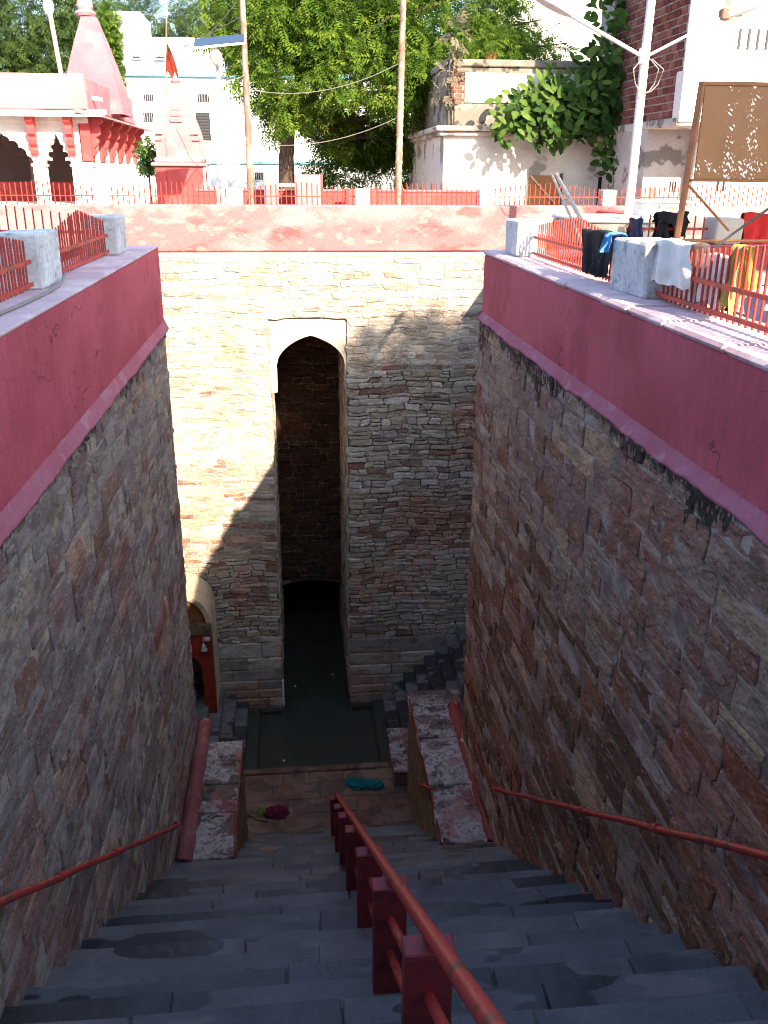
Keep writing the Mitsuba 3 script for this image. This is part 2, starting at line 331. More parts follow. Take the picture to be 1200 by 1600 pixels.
# stairs: slabs of dark stone
ys = []
y = 3.42 - RUN*12
k = 0
NS = 36
stair = thing('stone_staircase', 'long worn flight of dark stone steps going down between two stone walls to the pool', 'staircase')
nosings = [3.42+RUN*(i-12) for i in range(NS) if 3.42+RUN*(i-12) < 11.9]
body = [(-1.3, -11)]
srng = np.random.default_rng(3)
for i, yn in enumerate(nosings):
    z = stair_z(yn)
    x = XL-.05; y0 = yn-RUN-.02
    while x < XR+.04:
        w = srng.uniform(.8, 1.9)
        x1 = min(x+w, XR+.05)
        if XR+.05-x1 < .25: x1 = XR+.05
        dz, dy = srng.uniform(-.008, .008), srng.uniform(-.012, .012)
        g = .003
        m = bx(x+g, x1-g, y0, yn+dy, z-.22, z+dz, .009, .008, srng)
        part(stair, 'slab', m, 'step_stone', (srng.uniform(0, 1), srng.uniform(0, 1)))
        x = x1
pol = [(-1.3, -11.0), (11.95, -11.0), (11.95, -10.4)]
for yn in reversed(nosings):
    z = stair_z(yn)-.03
    pol += [(yn-.03, z-RISE*.98), (yn-.03, z)] if yn != nosings[-1] else [(yn-.03, -10.4), (yn-.03, z)]
pol += [(-1.3, stair_z(nosings[0])-.03)]
part(stair, 'core', prism_x(Polygon(pol).buffer(0), XL-.05, XR+.05), 'step_stone', (.1, .5))

# landing in front of the pool, of reddish paving stones
land = thing('stone_landing', 'reddish stone landing between the foot of the stairs and the dark pool', 'landing')
part(land, 'bed', bx(-1.7, 2.36, 11.9, 13.42, -11.2, ZL-.03), 'landing_stone', (.2, .3))
yy = 11.9
for row, dep in enumerate((.42, .38, .42, .30)):
    x = -1.1 if row < 3 else -1.16
    while x < 1.72:
        x1 = min(x+srng.uniform(.45, 1.0), 1.75)
        if 1.75-x1 < .2: x1 = 1.75
        part(land, 'paving_stone', bx(x+.002, x1-.002, yy+.002, yy+dep-.002, ZL-.10, ZL+srng.uniform(-.005, .005), .006, .006, srng), 'landing_stone', (srng.uniform(.2, .7), srng.uniform(0, 1)))
        x = x1
    yy += dep
for x0, x1 in ((-1.17, -.2), (-.2, .75), (.75, 1.5)):
    part(land, 'kerb_stone', bx(x0+.004, x1-.004, 13.43, 13.58, -10.6, ZL+.025, .012, .008, srng), 'landing_stone', (srng.uniform(.3, 1), .4))

# side steps down to the pool (they run along Y), both sides, also under water
def side_steps(name, sgn, x0, z0, run, rise, n, y0, label):
    t = thing(name, label, 'steps')
    for i in range(-1, n):
        xa = x0+sgn*run*i; z = z0+rise*i
        xb = xa+sgn*(run+.03)
        y = y0
        cuts = [y0, y0+srng.uniform(.9, 1.5), YB-.003]
        for a, b in zip(cuts, cuts[1:]):
            part(t, 'step_slab', bx(min(xa, xb), max(xa, xb), a+.004, b-.004, z-.5, z+srng.uniform(-.005, .005), .012, .006, srng), 'step_stone' if i >= 0 else 'silt', (srng.uniform(.8, 1), srng.uniform(0, 1)))
    xe = x0+sgn*run*n; xf = 4.3 if sgn > 0 else -5.4
    part(t, 'core', bx(min(xe, xf), max(xe, xf), y0, YB-.003, -11, z0+rise*(n-1)-.03), 'step_stone', (.2, .4))
side_steps('side_stairs', 1, 1.61, -10.12, .22, .193, 11, 13.6, 'narrow dark steps rising to the right from the pool beside the arch wall')
side_steps('side_stairs', -1, -1.16, -10.2, .235, .18, 10, 13.6, 'narrow dark steps rising to the left from the pool towards the red shrine')
labels['pool_water'] = {'kind': 'structure'}
wv = flat(sbox(-3.0, 13.4, 3.6, 24.4), ZW)
put('pool_water', wv, 'water')

# ------------------------------------------------------------------ stone walls
def warp(u, v, s):
    if s < 30: return (u+.012*np.sin(v*9+s)+.008*np.sin(v*23+u*5), v+.012*np.sin(u*2.1+s)+.008*np.sin(u*7+s*3)+.004*np.sin(u*19))
    return (u+.022*np.sin(v*9+s)+.018*np.sin(v*23+u*5+s*2), v+.016*np.sin(u*4.1+s)+.012*np.sin(u*11+s*3)+.006*np.sin(u*29))
def stone_mesh(u0, u1, v0, v1, d, r, s, gap=.003, ch=1.0):
    rows = []
    w, h = u1-u0, v1-v0
    c = min(.035, h*.25, w*.2)
    g = gap
    cu = [r.uniform(.3, 1)*c for _ in range(4)]
    pts = [(u0+g+cu[0], v0+g), ((u0+u1)/2+r.uniform(-.2, .2)*w, v0+g+r.uniform(-.004, .01)), (u1-g-cu[1], v0+g), (u1-g, v0+g+cu[1]), (u1-g, v1-g-cu[2]), (u1-g-cu[2], v1-g),
           ((u0+u1)/2+r.uniform(-.2, .2)*w, v1-g-r.uniform(-.004, .01)), (u0+g+cu[3], v1-g), (u0+g, v1-g-cu[3]), (u0+g, v0+g+cu[0])]
    P = A(pts); P = P+r.uniform(-.005, .005, P.shape); ctr = P.mean(0)
    n = len(P)
    k1 = np.minimum(.005*ch/np.maximum(np.linalg.norm(P-ctr, axis=1), .02), .3)[:, None]
    k2 = np.minimum(.020*ch/np.maximum(np.linalg.norm(P-ctr, axis=1), .02), .45)[:, None]
    rings = [(P, np.full(n, -.03)), (P+(ctr-P)*k1, np.full(n, d*.62)+r.uniform(-.002, .002, n)), (P+(ctr-P)*k2, d+r.uniform(-.005, .004, n))]
    U = np.vstack([q for q, _ in rings]+[ctr[None]+r.uniform(-.02, .02, (1, 2))]); D = np.concatenate([q for _, q in rings]+[[d+r.uniform(-.004, .008)]])
    wu, wv_ = warp(U[:, 0], U[:, 1], s)
    f = []
    for k in range(2):
        for j in range(n):
            a, b, c_, e = k*n+j, k*n+(j+1) % n, (k+1)*n+(j+1) % n, (k+1)*n+j
            f += [[a, b, c_], [a, c_, e]]
    for j in range(n): f.append([2*n+j, 2*n+(j+1) % n, 3*n])
    return np.column_stack([wu, wv_, D]), A(f)
def rubble(parent, to_xyz, segs, v0, v1, hr, wr, tone, size, seed, ncap=300, proud=(.004, .03), mats=None, keep=None, split=.2, hfun=None):
    r = np.random.default_rng(seed); out = []
    v = v0
    while v < v1-.03:
        h = r.uniform(*(hfun(v) if hfun else hr)); ve = min(v+h, v1)
        if v1-ve < .05: ve = v1
        for ua, ub in segs(v, ve):
            u = ua
            while u < ub-.02:
                w = r.uniform(*(wr(v) if callable(wr) else wr))*(1.35 if ve-v > .2 else 1)
                ue = min(u+w, ub)
                if ub-ue < .1: ue = ub
                cells = [(u, ue, v, ve)]
                if r.random() < split and ve-v > .12:
                    m_ = v+(ve-v)*r.uniform(.38, .62); cells = [(u, ue, v, m_), (u, ue, m_, ve)]
                elif r.random() < split*.8 and ue-u > .34:
                    m_ = u+(ue-u)*r.uniform(.35, .65); k_ = v+(ve-v)*r.uniform(.4, .6)
                    cells = [(u, m_, v, ve), (m_, ue, v, k_), (m_, ue, k_, ve)] if ve-v > .14 else [(u, m_, v, ve), (m_, ue, v, ve)]
                for a, b, c, d_ in cells:
                    if keep is None or keep((a+b)/2, (c+d_)/2, b-a, d_-c):
                        rough = seed == 31 and not (v > -3.4 or (a < AX0 and v > -7.05))
                        V, F = stone_mesh(a, b, c, d_, r.uniform(*((.004, .022) if seed == 31 and not rough else proud)), r, seed, .005 if rough else .0025)
                        cu, cv = (a+b)/2, (c+d_)/2
                        out.append((size(cu, cv)*(b-a)*(d_-c), V, F, (tone(cu, cv, r), r.uniform(0, 1)), mats(cu, cv, r) if mats else 'stone'))
                u = ue
        v = ve
    out.sort(key=lambda q: -q[0])
    rest = {}
    for i, (sz, V, F, uv, m) in enumerate(out):
        X = to_xyz(V); 
        n0 = np.cross(X[F[-1][1]]-X[F[-1][0]], X[F[-1][2]]-X[F[-1][0]])
        want = to_xyz(A([[0, 0, 1.0]]))-to_xyz(A([[0, 0, 0.0]]))
        if (n0*want[0]).sum() < 0: F = F[:, ::-1]
        if i < ncap: part(parent, 'stone', (X, F), m, uv)
        else: rest.setdefault(m, []).append((X, F, uv))
    for m, L in rest.items():
        at = np.cumsum([0]+[len(x[0]) for x in L])
        key = part(parent, 'smaller_stones', (np.vstack([x[0] for x in L]), np.vstack([x[1]+a for x, a in zip(L, at)])), m, np.vstack([np.tile(x[2], (len(x[0]), 1)) for x in L]))
        labels[key] = {'kind': 'stuff', 'label': 'smaller wall stones filling the courses'}

# --- left stair wall
wl = thing('stair_wall', 'left rubble stone wall beside the stairs under a crimson parapet, in shade', 'wall')
part(wl, 'masonry', bx(-2.36, XL-.02, -1.3, YL-.035, -10.9, -1.93), 'mortar_mouldy')
part(wl, 'parapet', cat([bx(-2.36, -1.70, -1.3, YL, -1.92, -.90, .015), ]), 'crimson_plaster')
def fillet(xw, sx, y0, y1, z0, z1, n=150, seed=1):
    r = np.random.default_rng(seed); y = np.linspace(y0, y1, n)
    w = .008*np.sin(y*3.1)+.006*np.sin(y*9+1)+r.uniform(-.009, .009, n)
    prof = [(0, z1), (.010, z1-.035), (.042, z0+.03), (.050, z0+.012), (.040, z0-.010), (-.05, z0-.02)]
    V = []; 
    for i in range(n):
        for q, (d, z) in enumerate(prof):
            V.append((xw+sx*(d+(.5*w[i] if q in (2, 3) else 0)*.6), y[i], z+(w[i] if q >= 2 else 0)))
    k = len(prof); F = []
    for i in range(n-1):
        for q in range(k-1):
            a = i*k+q; F += [[a, a+1, a+k+1], [a, a+k+1, a+k]]
    for i in (0, n-1):
        b = i*k
        for q in range(1, k-1): F.append([b, b+q, b+q+1])
    m = trimesh.Trimesh(A(V), A(F), process=False)
    return m
part(wl, 'plaster_ledge', fillet(-1.70, 1, -1.3, YL+.03, -1.955, -1.825, 160, 1), 'pale_crimson', smooth=True)
part(wl, 'coping', bx(-2.38, -1.69, -1.3, YL+.012, -.905, -.876, .012), 'coping_plaster')
def tone_left(u, v, r):
    return float(np.clip(r.choice([.18, .28, .35, .42, .5, .58, .66, .78], p=[.06, .13, .2, .2, .18, .13, .07, .03])+r.uniform(-.06, .06), 0, 1))
rubble(wl, lambda V: np.column_stack([XL-.02+V[:, 2], V[:, 0], V[:, 1]]), lambda a, b: [(.4, YL-.03)], -10.3, -1.965, (.13, .27), (.28, .72), tone_left,
       lambda u, v: 1/(u*u+v*v+2), 11, 300, (-.004, .022), lambda u, v, r: 'stone_mouldy' if v > -2.6 else 'side_stone', lambda u, v, w, h: v+h/2 > stair_z(u+w/2)-.1 or u > 11.6, .25)
# corner stones that close the wall's end towards the pool
rubble(wl, lambda V: np.column_stack([V[:, 0], YL-.035+V[:, 2], V[:, 1]]), lambda a, b: [(-5.3, XL-.03)], -10.3, -1.965, (.14, .26), (.3, .7), tone_left, lambda u, v: .1, 12, 0, (.004, .03))

# --- right stair wall
wr_ = thing('stair_wall', 'right rubble stone wall beside the stairs, black mould under its crimson parapet', 'wall')
part(wr_, 'masonry', bx(XR+.02, 3.02, -1.3, YR-.035, -10.9, -1.715), 'mortar_mouldy')
part(wr_, 'parapet', bx(2.385, 3.0, -1.3, YR, -1.70, -.935, .012), 'crimson_plaster')
part(wr_, 'plaster_ledge', fillet(2.385, -1, -1.3, YR+.03, -1.735, -1.625, 160, 2), 'pale_crimson', smooth=True)
y = -1.3; r4 = np.random.default_rng(4)
while y < YR:
    y1 = min(y+r4.uniform(.6, .95), YR+.01)
    if YR-y1 < .3: y1 = YR+.01
    part(wr_, 'coping_slab', bx(2.368+r4.uniform(-.006, .004), 3.01, y+.003, y1-.003, -.932, -.876+r4.uniform(-.006, .004), .03, .003, r4), 'coping_plaster')
    y = y1
part(wr_, 'parapet_return', bx(3.003, 4.4, YR-.5, YR, -1.70, -.94), 'crimson_plaster')
part(wr_, 'return_coping', bx(3.013, 4.42, YR-.52, YR+.01, -.937, -.878, .02), 'coping_plaster')
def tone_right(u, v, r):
    low = np.clip((-2.9-v)/2.6, 0, 1)*(.95 if r.random() < .75 else .3)  # lower stones are redder, and darker to paint in the shade of the depth
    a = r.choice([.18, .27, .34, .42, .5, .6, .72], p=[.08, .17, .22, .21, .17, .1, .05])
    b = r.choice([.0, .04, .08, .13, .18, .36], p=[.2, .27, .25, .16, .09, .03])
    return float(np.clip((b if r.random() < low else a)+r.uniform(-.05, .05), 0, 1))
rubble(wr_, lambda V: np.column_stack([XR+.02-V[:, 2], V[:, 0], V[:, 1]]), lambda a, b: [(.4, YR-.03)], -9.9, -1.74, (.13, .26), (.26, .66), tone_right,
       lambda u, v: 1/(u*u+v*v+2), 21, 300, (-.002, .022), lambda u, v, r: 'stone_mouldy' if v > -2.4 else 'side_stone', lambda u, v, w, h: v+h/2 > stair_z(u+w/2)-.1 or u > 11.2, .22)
rubble(wr_, lambda V: np.column_stack([V[:, 0], YR-.035+V[:, 2], V[:, 1]]), lambda a, b: [(XR+.03, 5.3)], -9.9, -1.74, (.14, .26), (.3, .7), tone_right, lambda u, v: .1, 22, 0, (.004, .03))

# --- arch wall at the back of the pool
AX0, AX1 = -.45, .94
wb = thing('arch_wall', 'tall sunlit stone wall with a pointed arch over the pool under a pink plaster band', 'wall')
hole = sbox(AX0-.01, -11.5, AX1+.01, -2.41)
lit = sbox(-5.6, -7.05, AX0, -3.4).union(sbox(-5.6, -3.4, 5.6, -1.26)).difference(hole)  # sunlit area of the wall, backed by the paler painted joints
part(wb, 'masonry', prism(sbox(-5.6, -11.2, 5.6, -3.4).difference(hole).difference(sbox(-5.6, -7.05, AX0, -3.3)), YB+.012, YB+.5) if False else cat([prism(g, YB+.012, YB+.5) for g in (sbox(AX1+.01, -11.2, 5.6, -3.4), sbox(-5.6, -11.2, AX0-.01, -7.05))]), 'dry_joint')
part(wb, 'sunlit_masonry', prism(lit, YB+.012, YB+.5), 'sunlit_joint')
part(wb, 'plaster_band', bx(-9.5, 9.5, YB-.05, YB+.45, -1.27, -.515, .02), 'pink_plaster')
part(wb, 'lime_course', bx(-5.6, 5.6, YB-.004, YB+.3, -1.36, -1.268, .004), 'lime_strip')
cxm = (.94-.45)/2
def pointed(x0, x1, zs, za, n=18):
    xc = (x0+x1)/2; w = (x1-x0)/2; t = np.linspace(0, 1, n)
    # four-centred: steep haunch, straight rise to the point
    f = lambda s: zs+(za-zs)*(0.70*np.sqrt(np.maximum(0, 1-(1-s)**2.2))+.30*s)
    L = [(x0+w*s, f(s)) for s in t]; R_ = [(x1-w*s, f(s)) for s in t[::-1]]
    return L+R_[1:]
op = pointed(-.33, .915, -3.27, -2.73)
panel = Polygon([(AX0, -3.76), (AX0, -2.42), (AX1, -2.42), (AX1, -3.76)]).difference(Polygon([(-.335, -3.9)]+op+[(.92, -3.9)]).buffer(0))
if panel.geom_type != 'Polygon': panel = max(panel.geoms, key=lambda g: g.area)
part(wb, 'arch_panel', prism(panel, YB+.055, YB+.42), 'lime_strip', label='smooth pale stone head of the pointed arch')
YI = 19.05
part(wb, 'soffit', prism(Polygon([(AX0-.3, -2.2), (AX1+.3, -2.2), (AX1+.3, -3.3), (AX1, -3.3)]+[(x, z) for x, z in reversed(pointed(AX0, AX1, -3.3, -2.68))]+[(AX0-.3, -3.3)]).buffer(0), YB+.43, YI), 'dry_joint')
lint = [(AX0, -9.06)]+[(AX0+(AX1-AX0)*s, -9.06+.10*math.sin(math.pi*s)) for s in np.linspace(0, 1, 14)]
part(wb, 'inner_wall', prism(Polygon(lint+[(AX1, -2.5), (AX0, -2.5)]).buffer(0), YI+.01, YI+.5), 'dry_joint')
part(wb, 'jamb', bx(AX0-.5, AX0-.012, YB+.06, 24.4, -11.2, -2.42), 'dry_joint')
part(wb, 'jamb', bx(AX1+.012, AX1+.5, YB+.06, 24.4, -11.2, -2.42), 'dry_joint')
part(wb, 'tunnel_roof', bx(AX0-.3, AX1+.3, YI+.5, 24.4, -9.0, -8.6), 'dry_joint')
part(wb, 'tunnel_end', bx(AX0-.5, AX1+.5, 24.4, 24.7, -11.2, -8.6), 'dry_joint')
part(wb, 'chamber_wall', bx(-5.9, -5.35, YL-.6, YB+.5, -11.2, -.6), 'mortar')
part(wb, 'chamber_wall', bx(4.21, 4.41, YR-.3, YB-.06, -11.2, -1.0), 'mortar')
part(wb, 'return_parapet', bx(5.36, 5.8, 14.2, YB-.06, -1.0, -.58, .015), 'temple_red')
def tone_back(u, v, r):
    if v < -8.85: return float(np.clip(r.choice([.47, .55, .7, .95])+r.uniform(-.07, .05), 0, 1))
    pale = v < -7.25+.2*math.sin(u*5)
    mid = u > .9 and -7.3 < v < -3.3
    right = v < -6.9 and 2.0 < u < 3.6
    if right and r.random() < .7: return float(r.uniform(.85, 1))
    if pale: return float(np.clip(r.choice([.18, .45, .62, .75, .88, .97], p=[.06, .1, .14, .2, .25, .25])+r.uniform(-.05, .05), 0, 1))
    if mid or (v < -5 and u < -.4): return float(np.clip(r.choice([.2, .5, .62, .74, .86, .98], p=[.1, .1, .18, .22, .22, .18])+r.uniform(-.05, .05), 0, 1))
    return float(np.clip(r.choice([.4, .72, .82, .88, .94, .99], p=[.02, .08, .15, .2, .25, .3])+r.uniform(-.04, .04), 0, 1))
def segs_back(a, b):
    if b > -2.42: return [(-5.3, 5.3)]
    return [(-5.3, AX0-.004), (AX1+.004, 5.3)]
def wr_back(v): return (.5, 1.3) if v < -8.9 else (.16, .5)
# the bottom courses are dressed slabs, each a little further out than the one above
for i, (za, zb) in enumerate(((-10.6, -10.32), (-10.32, -10.13), (-10.13, -9.94), (-9.94, -9.74), (-9.74, -9.50), (-9.50, -9.24), (-9.24, -8.90))):
    off = .022*(6-i)+.02
    r5 = np.random.default_rng(50+i)
    for ua, ub in ((-5.3, AX0-.002), (AX1+.002, 5.3)):
        u = ua
        while u < ub-.01:
            ue = min(u+r5.uniform(.6, 1.3), ub)
            if ub-ue < .25: ue = ub
            part(wb, 'dressed_slab', bx(u+.004, ue-.004, YB-off-r5.uniform(0, .012), YB+.1, za+.006, zb-.008, .014, .007, r5), 'stone', (tone_back(0, -9.2, r5), r5.uniform(0, 1)))
            u = ue
rubble(wb, lambda V: np.column_stack([V[:, 0], YB+.012-V[:, 2], V[:, 1]]), segs_back, -8.90, -2.42, (.065, .15), wr_back, tone_back,
       lambda u, v: (1.0 if -1.95 < u < 3.25 else .001), 31, 240, (.004, .042), lambda u, v, r: 'lime_strip' if 2.55+.25*r.random() < u < 3.7 and -8.0+.2*r.random() < v < -7.0+.1*u-.25*r.random() and r.random() < .85 else 'stone', None, .3)
rubble(wb, lambda V: np.column_stack([V[:, 0], YB+.012-V[:, 2], V[:, 1]]), lambda a, b: [(-5.3, 5.3)], -2.42, -1.36, (.09, .17), (.2, .55), tone_back,
       lambda u, v: (1.0 if -2.3 < u < 3.35 else .001), 32, 60, (.008, .028), None, None, .2)
dt = lambda u, v, r: float(r.choice([.0, .03, .07, .12, .16]))  # darkest tones, recess shade put into the inner wall stones
rubble(wb, lambda V: np.column_stack([V[:, 0], YI+.01-V[:, 2], V[:, 1]]), lambda a, b: [(AX0, AX1)], -8.95, -2.7, (.08, .16), (.14, .42), dt, lambda u, v: .1, 33, 0, (.004, .022), lambda u, v, r: 'recess_shade_stone')
rubble(wb, lambda V: np.column_stack([AX0-.012+V[:, 2], V[:, 0], V[:, 1]]), lambda a, b: [(YB+.07, 24.0)] if b < -8.9 else [(YB+.07, YI)], -10.6, -3.3, (.1, .2), (.2, .6), tone_back, lambda u, v: .1, 34, 0, (.004, .02))
rubble(wb, lambda V: np.column_stack([AX1+.012-V[:, 2], V[:, 0], V[:, 1]]), lambda a, b: [(YB+.07, 24.0)] if b < -8.9 else [(YB+.07, YI)], -10.6, -3.3, (.1, .2), (.2, .6), tone_back, lambda u, v: .1, 35, 0, (.004, .02))

# ------------------------------------------------------------------ piers beside the lower stairs
def pier(label, x0, x1, y0, y1, zt, xm, side, seed):
    r = np.random.default_rng(seed)
    t = thing('stair_pier', label, 'pier')
    part(t, 'body', bx(x0+.012, x1, y0+.02, y1-.01, -10.6, zt-.11), 'ochre_face')
    y = y0; i = 0
    while y < y1-.01:
        ye = min(y+r.uniform(.45, 1.15), y1)
        if y1-ye < .3: ye = y1
        part(t, 'top_slab', bx(x0-.004, x1, y+.004, ye-.004, zt-.11, zt+r.uniform(-.012, .006), .012, .008, r), 'worn_paint', (r.uniform(0, 1), r.uniform(0, 1)))
        y = ye
    xe = x0 if side > 0 else x1
    part(t, 'red_edge', bx(xe-.014 if side > 0 else xe-.004, xe+.004 if side > 0 else xe+.014, y0+.03, y1, zt-.17, zt-.012, .003), 'red_worn')
    th = np.linspace(0, np.pi, 9); rr = .105
    n = 26; V = []; yy = np.linspace(y0-.05, y1-.5 if side > 0 else y1+.5, n)
    for q in yy:
        a = rr*(1+.07*math.sin(q*7)+.05*math.sin(q*17))
        V += [(xm+a*math.cos(s), q, zt+.95*a*math.sin(s)-.012) for s in th]
    F = []
    for i in range(n-1):
        for j in range(8):
            a = i*9+j; F += [[a, a+1, a+10], [a, a+10, a+9]]
    for b in (0, (n-1)*9):
        for j in range(1, 8): F.append([b, b+j, b+j+1])
    part(t, 'moulding', trimesh.Trimesh(A(V), A(F), process=False), 'red_worn' if side > 0 else 'pink_worn', smooth=True)
pier('right pier of the lower stairs, its top flaked white with a red rounded moulding', 1.72, 2.56, 9.05, 12.7, -8.08, 2.40, 1, 61)
pier('left pier of the lower stairs, dark patchy top beside a pink rounded moulding', -1.66, -.96, 8.97, 11.45, -8.0, -1.555, -1, 62)
t = thing('low_block', 'low lilac plastered block at the right front corner of the pool', 'block')
part(t, 'body', bx(1.53, 2.3, 12.88, 14.15, -10.7, -9.86, .02), 'ochre_face'); part(t, 'top', bx(1.51, 2.32, 12.86, 14.17, -9.86, -9.80, .02), 'worn_paint', (.15, .2))

# ------------------------------------------------------------------ handrails
hr = thing('centre_handrail', 'dark red handrail on broad posts running down the middle of the stairs', 'handrail')
PY = [1.12, 2.44, 3.70, 4.98, 6.50, 7.95, 9.26, 10.95]
for y in PY:
    zt = stair_z(y)+.68
    part(hr, 'post', bx(.33, .51, y-.045, y+.045, stair_z(y)-.25, zt-.02, .008), 'post_red')
    part(hr, 'post_cap', bx(.325, .515, y-.05, y+.05, zt-.02, zt, .006), 'post_red')
zr = lambda y, h: stair_z(y)+h
def railpts(h, ya, yb, x, n=20): return [(x, q, zr(q, h)) for q in np.linspace(ya, yb, n)]
end = [(.435, 11.15, zr(11.15, .715)), (.432, 11.35, zr(11.35, .69)), (.428, 11.52, zr(11.45, .55)), (.425, 11.6, zr(11.5, .36)), (.425, 11.6, ZL+.05)]
part(hr, 'top_rail', tube(railpts(.715, .9, 11.05, .435)+end, .031, 10), 'rail_red', smooth=True)
part(hr, 'lower_rail', tube(railpts(.44, .9, 11.0, .42), .023, 8), 'rail_red', smooth=True)
part(hr, 'lower_rail', tube(railpts(.20, .9, 11.0, .42), .023, 8), 'rail_red', smooth=True)
def wallrail(label, x, sx, y0, z0, y1, z1):
    t = thing('wall_handrail', label, 'handrail')
    p0, p1 = A([x, y0, z0]), A([x, y1, z1])
    f = lambda s: p0+(p1-p0)*s
    pts = [p0+A([-sx*.10, .02, 0]), p0+A([-sx*.04, .01, 0])]+[f(s)+A([0, 0, .006*math.sin(s*40)]) for s in np.linspace(.01, 1, 24)]
    part(t, 'pipe', tube(pts, .024, 9), 'rail_red', smooth=True)
    for s in np.arange(.06, 1, .17):
        q = f(s); d = (p1-p0)/np.linalg.norm(p1-p0)
        part(t, 'coupling', tube([q-d*.045, q+d*.045], .033, 9), 'rail_red', smooth=40)
        part(t, 'bracket', tube([q+A([0, 0, -.02]), q+A([-sx*.05, 0, -.05]), q+A([-sx*.14, 0, -.07])], .010, 6), 'rail_red', smooth=True)
wallrail('red pipe handrail fixed along the left stone wall', XL+.085, 1, 9.25, -7.66, 1.2, -1.62)
wallrail('red pipe handrail fixed along the right stone wall', XR-.085, -1, 8.85, -7.08, 1.2, -1.66)
t = thing('short_handrail', 'short red pipe stub fixed to the ochre side of the right pier', 'handrail')
part(t, 'pipe', tube([(1.735, 11.0, -8.62), (1.67, 10.95, -8.6), (1.66, 10.4, -8.2), (1.66, 9.95, -7.9), (1.735, 9.9, -7.86)], .02, 8), 'rail_red', smooth=True)

# ------------------------------------------------------------------ parapet posts and fences
def post(x0, x1, y0, y1, z0, z1, label, m='post_paint', name='parapet_post'):
    k = thing(name, label, 'post')
    put(k, bx(x0, x1, y0, y1, z0, z1, .018, .008, r4), m)
def fence(p0, p1, n, zb, ztop, zpeak, rails, label, group=None, rad=.0092, off=(0, 0), rail_h=.03, rail_m='fence_red', bar_m='fence_red', ra=0.0):
    t = thing('railing', label, 'railing', group)
    p0, p1 = A(p0, float), A(p1, float); d = (p1-p0)/np.linalg.norm(p1-p0); nn = A([-d[1], d[0]])
    for i in range(n):
        s = (i+.5)/n; q = p0+(p1-p0)*s
        z = ztop+(zpeak-ztop)*(1-abs(2*s-1))
        j = r4.uniform(-.006, .006, 2)
        part(t, 'bar', tube([(q[0]+j[0]*.3, q[1]+j[0]*.3, zb), (q[0]+j[1]*.5, q[1]+j[1]*.5, z-.012), (q[0]+j[1]*.5, q[1]+j[1]*.5, z)], [rad, rad, rad*.55], 7), bar_m, smooth=50)
    o = A(off)
    for z in rails:
        a, b = p0-d*ra+o, p1+d*ra+o
        w = .008
        P = [(a[0]+s*nn[0]*w, a[1]+s*nn[1]*w, z+e) for s in (-1, 1) for e in (-rail_h/2, rail_h/2)]+[(b[0]+s*nn[0]*w, b[1]+s*nn[1]*w, z+e) for s in (-1, 1) for e in (-rail_h/2, rail_h/2)]
        part(t, 'rail', hull(P), rail_m)
    return t
zc = -.876
post(-2.28, -1.92, 10.55, 11.15, zc, -.455, 'white stained post at the far end of the left parapet')
post(-2.32, -1.95, 7.40, 8.05, zc, -.45, 'grey white mouldy post nearest on the left parapet, cable at its foot')
post(-2.32, -1.95, 4.1, 4.75, zc, -.45, 'white parapet post left of the frame')
fence((-2.05, 8.07), (-2.05, 10.53), 26, zc+.01, -.50, -.34, (-.655, -.825), 'red spiked railing between the two posts of the left parapet', off=(.026, 0))
fence((-2.05, 4.77), (-2.05, 7.38), 33, zc+.01, -.50, -.34, (-.655, -.825), 'red railing at the left edge, in front of the nearest left post', off=(.026, 0))
fence((-5.3, 11.35), (-2.28, 11.0), 30, zc, -.47, -.30, (-.65, -.84), 'tall sparse red railing crossing behind the left parapet railing')
t = thing('low_wall', 'low crimson wall under the crossing railing on the left terrace', 'wall')
part(t, 'body', bx(-5.5, -2.37, 11.2, 11.6, -1.2, -.90), 'crimson_plaster'); part(t, 'top', bx(-5.5, -2.37, 11.15, 11.65, -.90, -.875, .01), 'coping_plaster')
post(2.53, 2.86, 10.2, 10.8, zc, -.48, 'white post at the far corner of the right parapet')
post(2.60, 2.98, 6.55, 7.28, zc, -.47, 'white post with dark base draped with drying clothes on the right parapet')
post(2.60, 2.98, 3.0, 3.6, zc, -.47, 'white parapet post right of the frame')
fence((2.73, 7.30), (2.73, 10.1), 34, zc+.01, -.52, -.37, (-.655, -.825), 'bright red peaked railing between the two posts of the right parapet', off=(-.03, 0))
fence((2.73, 3.62), (2.73, 6.53), 36, zc+.01, -.52, -.37, (-.655, -.825), 'orange red railing with clothes nearest on the right parapet', off=(-.03, 0))
# bent rail ends at the far right post
t = thing('rail_brace', 'two bent grey rail ends at the far right parapet post', 'brace')
for z in (-.655, -.825): part(t, 'bar', tube([(2.70, 10.1, z), (2.69, 10.35, z-.01), (2.60, 10.55, -.87)], .017, 6), 'grey_metal', smooth=True)
# back fence on the pink band
bp = [-5.3, -3.13, -.92, 1.245, 3.41, 5.60, 9.4]
for x, lab in zip(bp, ('small white post on the pink band at the far left, behind the temple columns', 'small white post on the pink band in front of the temple corner', 'small white post on the pink band under the solar lamp', 'small white post on the pink band left of the ringed pole',
                       'small white post on the pink band before the lime washed wall', 'small grey post on the pink band beside the dark doorway', 'small white post on the pink band outside the frame, right')):
    k = thing('band_post', lab, 'post')
    put(k, bx(x-.12, x+.12, 16.10, 16.36, -.515, -.25, .012), 'white_paint' if x != 5.60 else 'concrete_block')
for a, b, lab in zip(bp, bp[1:], ('thin red back railing before the temple arches', 'thin red back railing before the red shrine', 'thin red back railing before the pink blocks', 'thin red back railing behind the ringed pole', 'thin red back railing before the brown door', 'thin red back railing behind the electrical box')):
    fence((a+.12, 16.22), (b-.12, 16.22), int((b-a-.24)/.086), -.515, -.235, -.14, (-.375,), lab, rail_h=.016)

